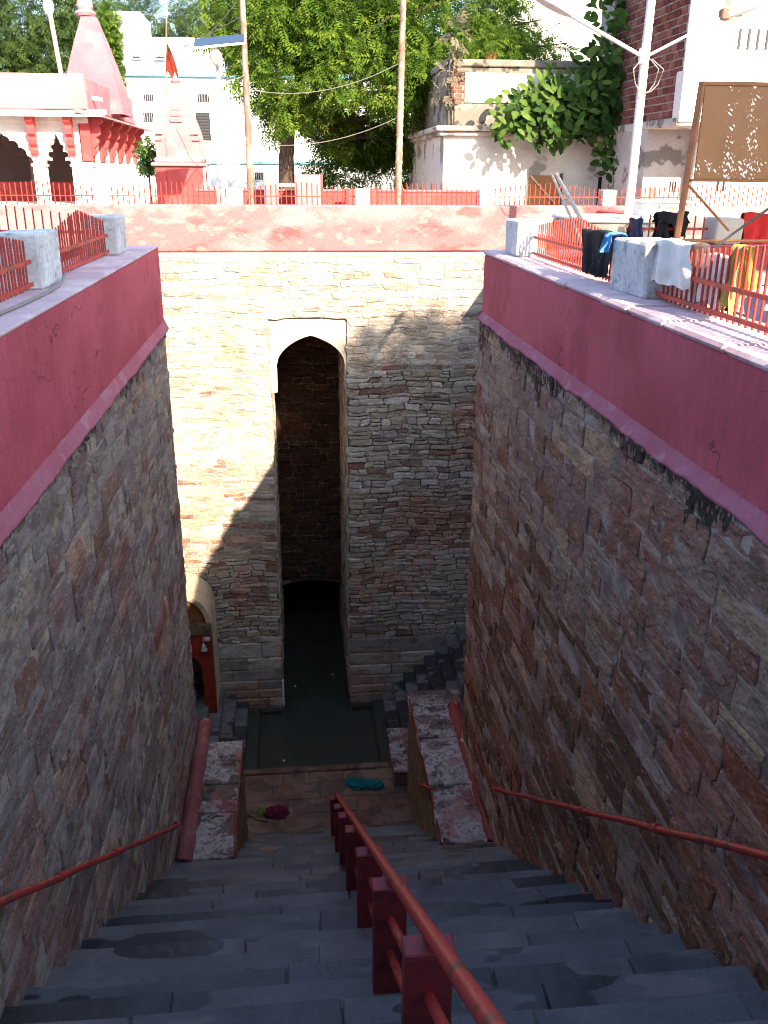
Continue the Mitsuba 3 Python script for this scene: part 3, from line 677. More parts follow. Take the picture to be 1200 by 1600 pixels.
# far railing of the right terrace
t = thing('low_wall', 'low crimson wall behind the clothes on the right terrace', 'wall')
part(t, 'body', bx(3.6, 8, 9.85, 10.15, -1.1, -.74), 'crimson_plaster'); part(t, 'top', bx(3.58, 8, 9.82, 10.18, -.74, -.72, .01), 'pale_crimson')
post(4.66, 4.98, 9.84, 10.16, -.72, -.44, 'grey stained post behind the yellow cloth on the right terrace', 'concrete_block')
fence((3.7, 10.0), (4.64, 10.0), 9, -.72, -.44, -.38, (-.56, -.68), 'dark red railing left of the grey post on the right terrace')
fence((5.0, 10.0), (7.2, 10.0), 20, -.72, -.44, -.34, (-.56, -.68), 'dark red railing right of the grey post on the right terrace')

# ------------------------------------------------------------------ right terrace things
t = thing('concrete_plinth', 'stained concrete plinth carrying the white street lamp', 'plinth')
part(t, 'body', bx(4.30, 5.46, 13.2, 15.0, -.99, -.66, .02, .01, r4), 'concrete_block'); part(t, 'top', bx(4.27, 5.49, 13.17, 15.03, -.66, -.60, .015, .006, r4), 'white_paint')
sl = thing('street_lamp', 'tall white tubular street lamp with two slanting arms on the concrete plinth', 'street lamp')
xp, yp, q0 = 4.97, 13.4, 1.396
part(sl, 'pole', tube([(xp, yp, -.60), (xp+.015, yp, 1.6), (xp+.07, yp, 4.8)], [.064, .061, .054], 14), 'galvanised', smooth=True)
part(sl, 'base_plate', bx(xp-.18, xp+.18, yp-.18, yp+.18, -.60, -.57, .004), 'galvanised')
part(sl, 'arm', tube([(xp-.04, yp, 1.55), (xp-1.03, yp-.07, 1.98), (xp-1.15, yp-.07, 2.03)], .026, 9), 'galvanised', smooth=True)
part(sl, 'arm', tube([(xp+.05, yp, 1.55), (xp+.98, yp-.07, 2.01), (xp+1.06, yp-.07, 2.04)], .020, 9), 'galvanised', smooth=True)
part(sl, 'collar', tube([(xp, yp, 1.45), (xp, yp, 1.64)], .076, 14), 'galvanised', smooth=40)
def lamp_head(x, y, z, ang):
    m = trimesh.creation.icosphere(subdivisions=3, radius=1.0); v = m.vertices.copy()
    v[:, 2] = np.where(v[:, 2] < 0, v[:, 2]*.55, v[:, 2])
    m.vertices = v*[.34, .14, .09]; m.apply_transform(trimesh.transformations.rotation_matrix(ang, [0, 1, 0])); m.apply_translation([x, y, z]); return m
a = part(sl, 'lamp_head', lamp_head(xp-1.40, yp-.07, 2.14, .42), 'white_paint', smooth=True)
b = part(sl, 'lamp_head', lamp_head(xp+1.37, yp-.07, 2.15, -.38), 'white_paint', smooth=True)
part(sl, 'clamp', bx(xp+1.0, xp+1.12, yp-.14, yp, 2.0, 2.14, .014), 'rust_pole')
for s in (-1, 1, 1.4):
    q = [(xp+s*.06, yp-.09, 1.5), (xp+s*.18, yp-.13, 1.37), (xp+s*.14, yp-.13, 1.19), (xp+s*.07, yp-.13, 1.09), (xp, yp-.12, 1.06)]
    part(sl, 'wire_loop', tube(q, .009, 5), 'cable', smooth=True)
eb = thing('electrical_box', 'pale grey electrical box with stickers beside the street lamp', 'electrical box')
EX, EY, EZ = 5.22, 13.5, -.39
def ebx(x0, x1, y0, y1, z0, z1, c=0): return bx(EX+x0, EX+x1, EY+y0, EY+y1, EZ+z0, EZ+z1, c)
part(eb, 'cabinet', ebx(0, .66, 0, .5, -.56, 0, .01), 'galvanised')
part(eb, 'lid', ebx(-.04, .70, -.05, .54, 0, .035, .008), 'galvanised')
part(eb, 'plinth', ebx(.05, .61, .03, .47, -.61, -.56), 'concrete_block')
part(eb, 'door', ebx(.30, .64, -.015, -.001, -.53, -.02, .004), 'white_paint')
part(eb, 'sticker', ebx(.39, .51, -.022, -.016, -.09, -.045), 'label_yellow'); part(eb, 'sticker', ebx(.37, .50, -.022, -.016, -.16, -.125), 'label_red'); part(eb, 'sticker', ebx(.56, .62, -.022, -.016, -.2, -.04), 'label_green')
part(eb, 'cable', tube([(EX+.24, EY-.02, EZ-.04), (EX+.23, EY-.05, EZ-.13), (EX+.15, EY-.03, EZ-.2)], .011, 5), 'dark_cable', smooth=True)
sg = thing('sign_board', 'brown metal sign board with flaked white lettering on slanting posts', 'sign')
part(sg, 'panel', bx(3.97, 5.6, 9.0, 9.02, -.035, .80, .003), 'sign_brown')
for z0, z1 in ((.80, .835), (-.06, -.035)): part(sg, 'frame', bx(3.93, 5.64, 8.985, 9.035, z0, z1, .005), 'sign_frame')
part(sg, 'post', tube([(3.86, 9.03, -1.0), (3.945, 9.02, .83)], .032, 6), 'sign_frame'); part(sg, 'post', tube([(5.62, 9.03, -1.0), (5.63, 9.02, .83)], .032, 6), 'sign_frame')
part(sg, 'brace', tube([(3.93, 9.0, -.10), (4.4, 9.0, -.52)], .013, 6), 'sign_frame'); part(sg, 'brace', tube([(4.9, 8.98, -.22), (4.45, 8.98, -.54), (4.0, 8.98, -.9)], .013, 6), 'dark_metal')
part(sg, 'cross_bar', tube([(3.88, 9.0, -.62), (5.62, 9.0, -.62)], .016, 6), 'sign_frame')

# clothes: sheets folded over a rail or a post
def drape(x0, x1, yc, zt, lf, lb, tk, wr, seed, axis='x', flare=0.0, ragged=.03):
    r = np.random.default_rng(seed); nu, nv = 26, 30
    u = np.linspace(0, 1, nu); L = lf+lb+tk; s = np.linspace(0, L, nv); V = []
    ph = r.uniform(0, 6, 4); cut = r.uniform(-1, 1, nu); cut = np.convolve(np.pad(cut, 3, mode='edge'), np.ones(7)/7, 'valid')*ragged*4
    for i in range(nu):
        for j in range(nv):
            q = s[j]
            if q < lf: dy, z, k = -tk/2, zt-(lf-q)*(1+cut[i]), (lf-q)/lf
            elif q < lf+tk: dy, z, k = -tk/2+(q-lf), zt+.012*math.sin(math.pi*(q-lf)/tk), 0
            else: dy, z, k = tk/2, zt-(q-lf-tk)*(1-cut[i]), (q-lf-tk)/max(lb, 1e-6)
            fold = math.sin(u[i]*11*wr+ph[0])+.6*math.sin(u[i]*23*wr+ph[1]+2*k)+.4*math.sin(k*5+u[i]*6+ph[2])
            off = .034*fold*(.3+.9*k)
            xx = x0+(x1-x0)*(.5+(u[i]-.5)*(1+flare*k))+.012*math.sin(k*7+ph[3]+u[i]*3)
            yy_ = yc+dy-(abs(off)+.01 if q < lf+tk/2 else -abs(off)-.01)
            zz = z+.010*math.sin(u[i]*9+ph[1])*(1-k)
            V.append((xx, yy_, zz))
    F = []
    for i in range(nu-1):
        for j in range(nv-1):
            a = i*nv+j; F += [[a, a+1, a+nv+1], [a, a+nv+1, a+nv]]
    V = A(V)
    if axis == 'y': V = np.column_stack([V[:, 1], V[:, 0], V[:, 2]])
    return trimesh.Trimesh(V, A(F), process=False)
def rag(name, label, catg, mesh, m): put(thing(name, label, catg), mesh, m, smooth=True)
rag('black_garment', 'black garment hanging over the railing left of the white draped post', 'garment', drape(7.34, 8.35, 2.715, -.47, .36, .2, .07, 1.1, 71, 'y', -.35), 'cloth_black')
rag('blue_cloth', 'small blue cloth on the edge of the draped white post', 'cloth', drape(7.2, 7.36, 2.62, -.455, .13, .12, .10, .8, 72, 'y'), 'cloth_blue')
rag('white_shirt', 'white shirt drying over the post and railing of the right parapet', 'garment', drape(5.98, 6.62, 2.74, -.445, .30, .4, .09, .7, 73, 'y', .15, .05), 'cloth_white')
rag('white_sheet', 'long white cloth hanging behind the railing down to the coping', 'cloth', drape(5.55, 6.12, 2.82, -.50, .32, .34, .05, .8, 74, 'y', -.1, .05), 'cloth_white')
rag('yellow_cloth', 'yellow cloth hanging on the railing of the right parapet', 'cloth', drape(5.44, 5.58, 2.80, -.42, .34, .3, .04, .7, 75, 'y', .25, .06), 'cloth_yellow')
rag('black_trousers', 'black trousers hanging on the far railing behind the sign post', 'garment', cat([drape(4.02, 4.16, 9.97, -.40, .26, .26, .06, .4, 76), drape(4.19, 4.36, 9.97, -.40, .25, .26, .06, .4, 77), drape(4.02, 4.36, 9.97, -.392, .10, .1, .07, .5, 78)]), 'cloth_black')
rag('dark_garment', 'dark garment on the far railing left of the sign post', 'garment', drape(3.72, 3.86, 9.97, -.46, .25, .2, .05, .5, 79), 'cloth_navy')
rag('red_cloth', 'red cloth hanging on the far railing at the right edge', 'cloth', drape(5.02, 5.6, 9.97, -.40, .36, .3, .05, .7, 80), 'cloth_red')
rag('striped_clothes', 'heap of dark and pale clothes on the floor behind the right railing', 'clothes', drape(3.12, 3.7, 6.3, -.78, .2, .2, .5, .8, 81, 'x', .2), 'cloth_navy')
rag('white_bundle', 'small white bundle on the dark clothes heap on the floor', 'cloth', drape(3.2, 3.42, 6.15, -.745, .14, .1, .14, .6, 82, 'x', .2), 'cloth_white')
t = thing('bamboo_pole', 'thick pale bamboo pole leaning on the right parapet railing', 'pole'); put(t, tube([(2.98, 8.05, -.99), (3.55, 12.4, .0)], .026, 8), 'bamboo', smooth=True)
t = thing('bamboo_pole', 'thin pale bamboo pole leaning just left of the thick one', 'pole'); put(t, tube([(2.93, 8.45, -.99), (3.50, 12.4, -.02)], .017, 8), 'bamboo', smooth=True)
t = thing('cable', 'grey cable lying along the left parapet at the foot of the posts', 'cable')
put(t, tube([(-1.90, 7.95, -.80), (-1.90, 7.80, -.845), (-1.87, 7.5, -.858), (-1.86, 7.1, -.862), (-1.87, 6.5, -.862), (-1.90, 5.8, -.862), (-1.87, 5.0, -.862), (-1.86, 3, -.862)], .013, 7), 'cable', smooth=True)

# ------------------------------------------------------------------ small things by the pool
def crumple(cx, cy, z, rx, ry, h, seed):
    m = trimesh.creation.icosphere(subdivisions=4, radius=1.0); v = m.vertices.copy()
    n = meshkit.fbm(v*2.1+seed, 4, seed)-.5; n2 = np.abs(meshkit.noise(v*5+seed*3, seed)-.5)
    v = v*(1+.9*n+.35*n2)[:, None]
    v[:, 2] = np.maximum(v[:, 2], -.15)
    m.vertices = v*[rx, ry, h]+[cx, cy, z+.15*h]
    return m
rag('teal_cloth', 'wet teal cloth lying on the landing before the pool', 'cloth', cat([crumple(.95, 12.95, ZL, .2, .12, .10, 5), crumple(1.18, 12.92, ZL, .16, .11, .09, 8), crumple(.80, 13.03, ZL, .12, .12, .08, 9)]), 'cloth_teal')
rag('maroon_cloth', 'crumpled maroon cloth on the landing at the foot of the stairs', 'cloth', crumple(-.54, 12.35, ZL, .19, .14, .09, 12), 'cloth_maroon')
rag('green_coconut', 'green coconut beside the maroon cloth on the landing', 'coconut', crumple(-.80, 12.38, ZL, .075, .075, .10, 0), 'green_skin')
put(thing('stick', 'thin dark stick on the landing by the left pier', 'stick'), tube([(-1.08, 12.42, ZL+.02), (-.85, 12.2, ZL+.02), (-.66, 12.15, ZL+.015)], .009, 6), 'bark', smooth=True)
for i, (x, y_) in enumerate(((-.43, 14.02), (-.2, 16.6), (.62, 17.0), (-.44, 15.9))):
    put(thing('foam_scrap', ['white scrap floating at the left corner of the arch', 'small white scrap floating inside the dark arch, left', 'small pale scrap floating inside the dark arch, right', 'white scrap at the left jamb of the arch'][i], 'litter'), bx(x-.02, x+.02, y_-.02, y_+.02, ZW-.008, ZW+.012 if i != 3 else ZW+.6, .006), 'foam')
# shrine at the left side of the pool
sh = thing('pool_shrine', 'small barrel roofed shrine with a red arched front on the left side of the pool', 'shrine')
cx, rad, y0, y1, zs = -2.33, .62, 15.0, YB-.06, -7.86
ths = np.linspace(0, np.pi, 17)
outer_ = [(cx+rad*math.cos(s), zs+rad*math.sin(s)) for s in ths]; inner_ = [(cx+(rad-.09)*math.cos(s), zs+(rad-.09)*math.sin(s)) for s in ths[::-1]]
part(sh, 'barrel_roof', prism(Polygon(outer_+inner_), y0, y1), 'shrine_beige')
fr = Polygon([(cx+.62, -10.2), (cx-.62, -10.2), (cx-.62, zs-.25)]+[(cx-.62, zs-.25), (cx+.62, zs-.25)]).difference(sbox(cx-.40, -10.3, cx+.40, -8.9).union(Point(cx, -8.9).buffer(.40)))
part(sh, 'front', prism(fr, y0+.02, y0+.15), 'shrine_orange')
part(sh, 'tympanum', prism(Polygon([(cx+(rad-.09)*math.cos(s), zs-.02+(rad-.09)*math.sin(s)) for s in ths]), y0+.1, y0+.2), 'shrine_ochre')
part(sh, 'lintel', bx(cx-.62, cx+.62, y0-.02, y0+.14, zs-.25, zs-.02, .02), 'ochre_face')
part(sh, 'side_wall', bx(cx+.53, cx+.62, y0+.151, y1, -10.2, zs-.003), 'shrine_beige'); part(sh, 'side_wall', bx(cx-.62, cx-.53, y0+.151, y1, -10.2, zs-.003), 'shrine_beige')
bell = lathe([(0, .10), (.025, .10), (.035, .06), (.045, .02), (.07, -.03), (.06, -.035), (0, -.03)], (cx+.47, y0-.06, -8.36), 14)
put(thing('silver_bell', 'small silvery bell hanging at the red front of the pool shrine', 'bell'), cat([bell, tube([(cx+.47, y0-.06, -8.26), (cx+.47, y0-.02, -8.12)], .008, 5)]), 'grey_metal', smooth=True)
put(thing('ornament', 'silvery ornament above the bell on the pool shrine', 'ornament'), crumple(cx+.53, y0-.03, -8.2, .06, .04, .06, 21), 'grey_metal', smooth=True)

# ------------------------------------------------------------------ temple on the far left
tp = thing('temple_pavilion', 'white columned temple pavilion with pink roof band, red brackets and pink spire', 'temple')
TX, TY = -4.39, 22.0
part(tp, 'plinth', bx(-11, TX, TY-.02, 30, -1.0, -.70, .02), 'white_paint')
def foil(xc, w, zs, za):
    sh_ = [sbox(xc-w, -1.2, xc+w, zs)]
    h = za-zs
    for s, zz, rr in ((.80, .10, .26), (.62, .34, .24), (.38, .55, .22), (.14, .72, .16)):
        for g in (-1, 1): sh_.append(Point(xc+g*w*s, zs+h*zz).buffer(w*rr))
    sh_.append(Polygon([(xc-w*.7, zs), (xc+w*.7, zs), (xc+w*.45, zs+h*.55), (xc+w*.12, zs+h*.85), (xc, za), (xc-w*.12, zs+h*.85), (xc-w*.45, zs+h*.55)]))
    return unary_union(sh_).simplify(.004)
cols = [(-10.2, .3), (-8.6, .3), (-7.1, .3), (-5.57, .26), (-4.625, .46)]
for x, w in cols:
    part(tp, 'column', bx(x-w/2, x+w/2, TY, TY+.3, -.70, .10, .012), 'white_paint')
    part(tp, 'capital', bx(x-w/2-.03, x+w/2+.03, TY-.03, TY+.33, .10, .16, .012), 'white_paint')
for (xa, wa), (xb, wb2) in zip(cols, cols[1:]):
    x0, x1 = xa+wa/2, xb-wb2/2
    f = foil((x0+x1)/2, (x1-x0)/2-.02, .10, .84)
    p_ = sbox(xa, .16, xb, 1.13).difference(f)
    part(tp, 'arch_panel', prism(p_ if p_.geom_type == 'Polygon' else max(p_.geoms, key=lambda g: g.area), TY+.05, TY+.25), 'white_paint')
part(tp, 'beam', bx(-11, TX, TY-.02, TY+.3, 1.00, 1.16, .01), 'white_paint')
brk = Polygon([(0, -.80), (.06, -.78), (.09, -.70), (.05, -.64), (.13, -.58), (.17, -.48), (.11, -.42), (.20, -.36), (.22, -.24), (.17, -.18), (.28, -.10), (.30, 0), (0, 0)])
for x in (-7.1, -5.60, -4.80):
    m = prism_x(Polygon([(TY-.021-a, 1.13+b) for a, b in brk.exterior.coords]), x-.075, x+.075); part(tp, 'bracket', m, 'temple_red')
SY = [22.15, 23.4, 24.6, 25.8, 27.0, 28.2]
for i, y in enumerate(SY):
    part(tp, 'side_column', bx(TX-.24, TX-.004, y-.12, y+.12, -.70, .2, .012), 'white_paint')
    part(tp, 'side_bracket', prism(Polygon([(TX+a, 1.13+b) for a, b in brk.exterior.coords]), y-.07, y+.07), 'temple_red')
    part(tp, 'red_pier', bx(TX-.2, TX+.012, y-.16, y+.16, .22, 1.14), 'temple_red')
for a, b in zip(SY, SY[1:]):
    part(tp, 'side_beam', bx(TX-.2, TX-.01, a, b, .62, 1.13), 'temple_red')
    yc = (a+b)/2
    ap = sbox(a+.12, -.70, b-.12, .62).difference(unary_union([sbox(yc-.38, -.1, yc+.38, .18), Point(yc, .18).buffer(.38)]))
    part(tp, 'side_panel', prism_x(ap, TX-.16, TX-.06), 'white_paint')
ev = Polygon([(TY+.2, 1.30), (TY-.42, 1.15), (TY-.42, 1.11), (TY+.2, 1.20)])
part(tp, 'eave', prism_x(ev, -11, TX+.38), 'white_paint')
part(tp, 'side_eave', prism(Polygon([(TX-.2, 1.30), (TX+.40, 1.15), (TX+.40, 1.11), (TX-.2, 1.20)]), TY-.40, 29.2), 'temple_pink')
part(tp, 'roof_band', bx(-11, TX, TY, TY+.18, 1.28, 1.99, .02), 'temple_pink'); part(tp, 'side_band', bx(TX-.18, TX-.002, TY+.18, 28.4, 1.28, 1.95, .02), 'spire_pink')
part(tp, 'water_spout', tube([(TX-.05, TY+.75, 1.56), (TX+.22, TY+.75, 1.53)], .05, 10), 'white_paint', smooth=40)
part(tp, 'roof', bx(-11, TX-.02, TY+.19, 29.2, 1.30, 1.42), 'temple_pink')
part(tp, 'rear_wall', bx(-11, TX-.3, 27.2, 27.5, -.7, 1.3), 'interior'); part(tp, 'inner_panel', bx(-11, TX-.5, 24.6, 24.7, -.7, -.25), 'temple_red')
for x in (-6.3, -5.2): part(tp, 'inner_column', bx(x-.14, x+.14, 24.6, 24.9, -.7, 1.3, .012), 'interior')
def taper(xc, yc, prof, m, parent, name, ribs=0):
    V, F = [], []
    pl = [(-1, -1), (1, -1), (1, 1), (-1, 1)] if not ribs else [(-1, -1), (-.5, -1), (-.5, -1-ribs), (.5, -1-ribs), (.5, -1), (1, -1), (1, -.5), (1+ribs, -.5), (1+ribs, .5), (1, .5), (1, 1), (.5, 1), (.5, 1+ribs), (-.5, 1+ribs), (-.5, 1), (-1, 1), (-1, .5), (-1-ribs, .5), (-1-ribs, -.5), (-1, -.5)]
    n = len(pl)
    for hw, z in prof: V += [(xc+hw*a, yc+hw*b, z) for a, b in pl]
    for i in range(len(prof)-1):
        for j in range(n):
            a, b, c, d = i*n+j, i*n+(j+1) % n, (i+1)*n+(j+1) % n, (i+1)*n+j
            F += [[a, b, c], [a, c, d]]
    V.append((xc, yc, prof[-1][1])); L = len(V)-1; k = (len(prof)-1)*n
    for j in range(n): F.append([k+j, k+(j+1) % n, L])
    part(parent, name, trimesh.Trimesh(A(V), A(F), process=False), m)
taper(-4.82, 25.6, [(.74, 1.35), (.66, 1.9), (.52, 2.45), (.36, 3.0), (.22, 3.42), (.17, 3.58)], 'spire_pink', tp, 'spire')
part(tp, 'spire_collar', lathe([(0, 3.58), (.22, 3.58), (.26, 3.64), (.2, 3.70), (.16, 3.72), (.20, 3.80), (.17, 3.95), (.10, 4.05), (.13, 4.12), (.06, 4.25), (0, 4.4)], (-4.90, 25.6, .02), 18), 'temple_pink', smooth=40)

s2 = thing('red_shrine', 'small shrine with red base and pale pink curved tower beside the temple', 'shrine')
cx, cy = -2.33, 21.1
part(s2, 'base', bx(cx-.50, cx+.50, cy-.50, cy+.50, -1.0, .12, .015), 'temple_red')
part(s2, 'base_panel', bx(cx-.26, cx+.26, cy-.53, cy-.49, -1.0, .08, .01), 'temple_red')
part(s2, 'white_corner', bx(cx+.50, cx+.55, cy-.48, cy-.40, -1.0, .10), 'white_paint')
part(s2, 'ledge', bx(cx-.57, cx+.57, cy-.57, cy+.57, .12, .19, .015), 'temple_pink')
part(s2, 'tower_foot', bx(cx-.50, cx+.50, cy-.50, cy+.50, .19, .29, .02), 'temple_pink')
taper(cx, cy, [(.45, .29), (.46, .50), (.455, .70), (.42, .85), (.34, 1.08), (.26, 1.30), (.18, 1.5), (.11, 1.66), (.06, 1.76)], 'temple_pink', s2, 'tower', .07)
for g in (-1, 1):
    for z, w in ((.62, .40), (.74, .37)): part(s2, 'moulding', bx(cx+g*w-.08, cx+g*w+.08, cy-.50, cy-.42, z, z+.03, .006), 'temple_pink')
for i in range(4): part(s2, 'niche_tier', bx(cx-.13+.02*i, cx+.13-.02*i, cy-.435+.055*i, cy-.36+.06*i, .98+.11*i, 1.05+.11*i, .008), 'temple_pink')
part(s2, 'finial', lathe([(0, 1.74), (.09, 1.76), (.11, 1.80), (.06, 1.84), (.045, 1.88), (.02, 1.93), (0, 1.98)], (cx, cy, 0), 14), 'temple_pink', smooth=40)
fl = thing('flag_pole', 'dark bamboo pole with a dark red pennant behind the small shrine', 'flag')
part(fl, 'pole', tube([(-2.72, 21.7, -1.0), (-2.62, 21.7, 1.4), (-2.44, 21.7, 3.7)], .017, 7), 'rust_pole', smooth=True)
V, F = [], []
for i in range(9):
    s = i/8
    for j in range(7):
        q = j/6
        c_ = A([-2.60+.02*s, 21.66, 2.62]); e_ = A([-2.46, 21.62, 1.84])
        p0 = A([-2.56+.03*math.sin(s*4), 21.68, 2.70-.62*s]); p1 = A([-2.44+.16*s**.8-.10*max(0, s-.75)*4*.5, 21.60, 2.44-.60*s])
        p_ = p0*(1-q)+p1*q; p_[1] += .04*math.sin(q*6+s*5)
        if s > .6: p_[2] -= (s-.6)*.25*q
        V.append(p_)
for i in range(8):
    for j in range(6):
        a = i*7+j; F += [[a, a+1, a+8], [a, a+8, a+7]]
part(fl, 'pennant', trimesh.Trimesh(A(V), A(F), process=False), 'cloth_flag', smooth=True)

# ------------------------------------------------------------------ lamps and poles behind the band
so = thing('solar_lamp', 'white street lamp with a tilted solar panel and battery box above the back wall', 'street lamp')
part(so, 'foot', bx(-1.28, -1.0, 16.85, 17.15, -1.0, -.28, .015), 'white_paint')
part(so, 'pole', tube([(-1.14, 17.0, -.3), (-1.14, 17.0, .8), (-1.15, 17.0, 1.92)], [.045, .042, .036], 10), 'galvanised', smooth=True)
pv = bx(-.44, .44, -.28, .28, -.018, .018, .004); gl_ = bx(-.42, .42, -.26, .26, .019, .023)
for m, mm, nm in ((pv, 'galvanised', 'panel_frame'), (gl_, 'solar_blue', 'solar_panel')):
    m.apply_transform(trimesh.transformations.rotation_matrix(math.radians(20), [1, 0, 0])); m.apply_transform(trimesh.transformations.rotation_matrix(math.radians(-6), [0, 1, 0])); m.apply_translation([-1.1, 17.0, 2.06]); part(so, nm, m, mm)
m = trimesh.creation.icosphere(subdivisions=3, radius=1.0); m.vertices = m.vertices*[.10, .10, .15]; m.apply_transform(trimesh.transformations.rotation_matrix(-.25, [0, 1, 0])); m.apply_translation([-1.16, 16.88, 1.81])
part(so, 'lamp_head', m, 'galvanised', smooth=True)
m = trimesh.creation.icosphere(subdivisions=3, radius=1.0); m.vertices = m.vertices*[.075, .03, .11]; m.apply_translation([-1.17, 16.795, 1.79]); part(so, 'lens', m, 'lamp_lens', smooth=True)
part(so, 'arm', tube([(-1.15, 17.0, 1.6), (-1.15, 16.92, 1.76)], .025, 8), 'galvanised', smooth=True)
part(so, 'battery_box', bx(-1.28, -.86, 17.02, 17.22, .13, .37, .012), 'white_paint')
part(so, 'cable', tube([(-1.1, 16.95, 1.0), (-1.06, 16.93, .9), (-1.0, 16.94, .78), (-.97, 16.94, .68)], .012, 5), 'cable', smooth=True)
put(thing('utility_pole', 'rusty brown utility pole standing left of the big tree', 'pole'), tube([(-.77, 19, -1), (-.77, 19, .6), (-.765, 19, 3.6)], [.066, .062, .05], 12), 'rust_pole', smooth=True)
up = thing('utility_pole', 'ringed rusty pole standing in front of the big tree', 'pole')
part(up, 'shaft', tube([(2.06, 18, -1), (2.10, 18, 1.3), (2.14, 18, 3.6)], [.066, .060, .052], 12), 'rust_pole', smooth=True)
for z in np.arange(-.3, 3.4, .16): part(up, 'ring', tube([(2.06+.0175*(z+1), 18, z), (2.06+.0175*(z+1), 18, z+.035)], .073-.0045*z, 12), 'rust_pole', smooth=40)
fp = thing('street_lamp', 'thin weathered street lamp on the far left behind the temple roof', 'street lamp')
part(fp, 'pole', tube([(-6.05, 32, -1), (-7.05, 32, 2.6), (-7.2, 32, 4.55)], .07, 9), 'bamboo', smooth=True)
m = trimesh.creation.icosphere(subdivisions=2, radius=1.0); m.vertices = m.vertices*[.16, .16, .26]; m.apply_translation([-7.22, 32, 4.75]); part(fp, 'lamp_head', m, 'galvanised', smooth=True)
for i, (a, b, sg_) in enumerate((((-.77, 19, 3.1), (-2.6, 21.7, 2.5), .3), ((-.77, 19, 2.75), (-6, 30, 2.9), .3), ((-1.14, 17.0, 1.5), (-.77, 19, 1.75), .05), ((-.77, 19, .55), (-2.27, 20.5, .95), .25), ((-.77, 19, .55), (2.10, 18, 1.0), .22), ((-.77, 19, 1.5), (2.1, 18, 1.9), .25), ((-.77, 19, 3.0), (2.1, 18, 3.5), .15))):
    put(thing('overhead_cable', ['thin wire from the rusty pole to the flag pole', 'thin wire from the rusty pole across the white house', 'short wire between the solar lamp and the rusty pole', 'slack wire from the rusty pole to the small shrine', 'low slack wire between the rusty and the ringed pole', 'middle wire between the rusty and the ringed pole', 'top wire between the rusty and the ringed pole'][i], 'cable'), tube(arc(a, b, sg_, 18), .007, 5), 'cable', smooth=True)

# red walls and pink blocks behind the band
t = thing('garden_wall', 'low red wall behind the back railing under the big tree', 'wall')
part(t, 'body', bx(-1.9, 4.0, 19.6, 19.8, -1.0, -.36, .01), 'temple_red'); part(t, 'top', bx(-1.9, 4.0, 19.57, 19.83, -.36, -.32, .01), 'spire_pink')
t = thing('stone_bench', 'white slab bench between two pink blocks behind the back railing', 'bench')
part(t, 'block', bx(-.50, -.22, 18.7, 19.2, -1.0, .02, .015), 'temple_pink'); part(t, 'block', bx(.10, .62, 18.7, 19.2, -1.0, -.03, .015), 'temple_pink'); part(t, 'seat', bx(-.218, .098, 18.72, 19.15, -.26, -.20, .01), 'white_paint'); part(t, 'red_side', bx(.62, .66, 18.7, 19.2, -1.0, -.03), 'temple_red')
put(thing('red_block', 'red masonry block behind the railing left of the ringed pole', 'block'), bx(1.1, 1.75, 18.6, 19.2, -1.0, -.30, .02, .01, r4), 'temple_red')

# ------------------------------------------------------------------ white house
wh = thing('white_house', 'large pale blue white house with small dark windows behind the shrine', 'house')
HY = 36
part(wh, 'wall', bx(-6.15, 4.7, HY, HY+8, -1.0, 3.25, .02), 'house_white'); part(wh, 'roof_parapet', bx(-6.10, -2.2, HY+.1, HY+.4, 3.25, 4.48, .02), 'house_white'); part(wh, 'stair_head', bx(-6.10, -5.02, HY+.05, HY+2.5, 3.25, 5.25, .02), 'house_white')
part(wh, 'blue_ledge', bx(-6.18, 4.73, HY-.10, HY+.2, 3.20, 3.28, .01), 'house_blue'); part(wh, 'blue_ledge', bx(-6.18, 4.73, HY-.08, HY+.2, .30, .40, .01), 'house_blue')
for x0, x1, z0, z1 in ((-5.12, -4.80, 2.38, 2.62), (-4.1, -3.78, 2.40, 2.64), (-3.21, -2.81, 2.38, 2.65), (-5.2, -4.85, 1.70, 2.01), (-1.28, -.92, -.25, 0), (-3.32, -2.82, 1.09, 2.03), (-5.4, -5.15, 3.78, 3.84), (-4.6, -4.3, 3.78, 3.84), (-.4, .0, 1.1, 1.9)):
    w = part(wh, 'window', bx(x0-.04, x1+.04, HY-.05, HY+.02, z0-.04, z1+.04, .006), 'house_white')
    part(w, 'pane', bx(x0, x1, HY-.056, HY-.045, z0, z1), 'window_dark')
    if z1-z0 > .5:
        for k in range(9): part(w, 'slat', bx(x0+.02, x1-.02, HY-.068, HY-.057, z0+.05+k*.1, z0+.09+k*.1), 'dark_metal')
    elif x1-x0 > .28 and z1-z0 > .2:
        for k in range(4): part(w, 'grille_bar', tube([(x0+.05+k*(x1-x0-.1)/3, HY-.065, z0), (x0+.05+k*(x1-x0-.1)/3, HY-.065, z1)], .010, 4), 'grey_metal')

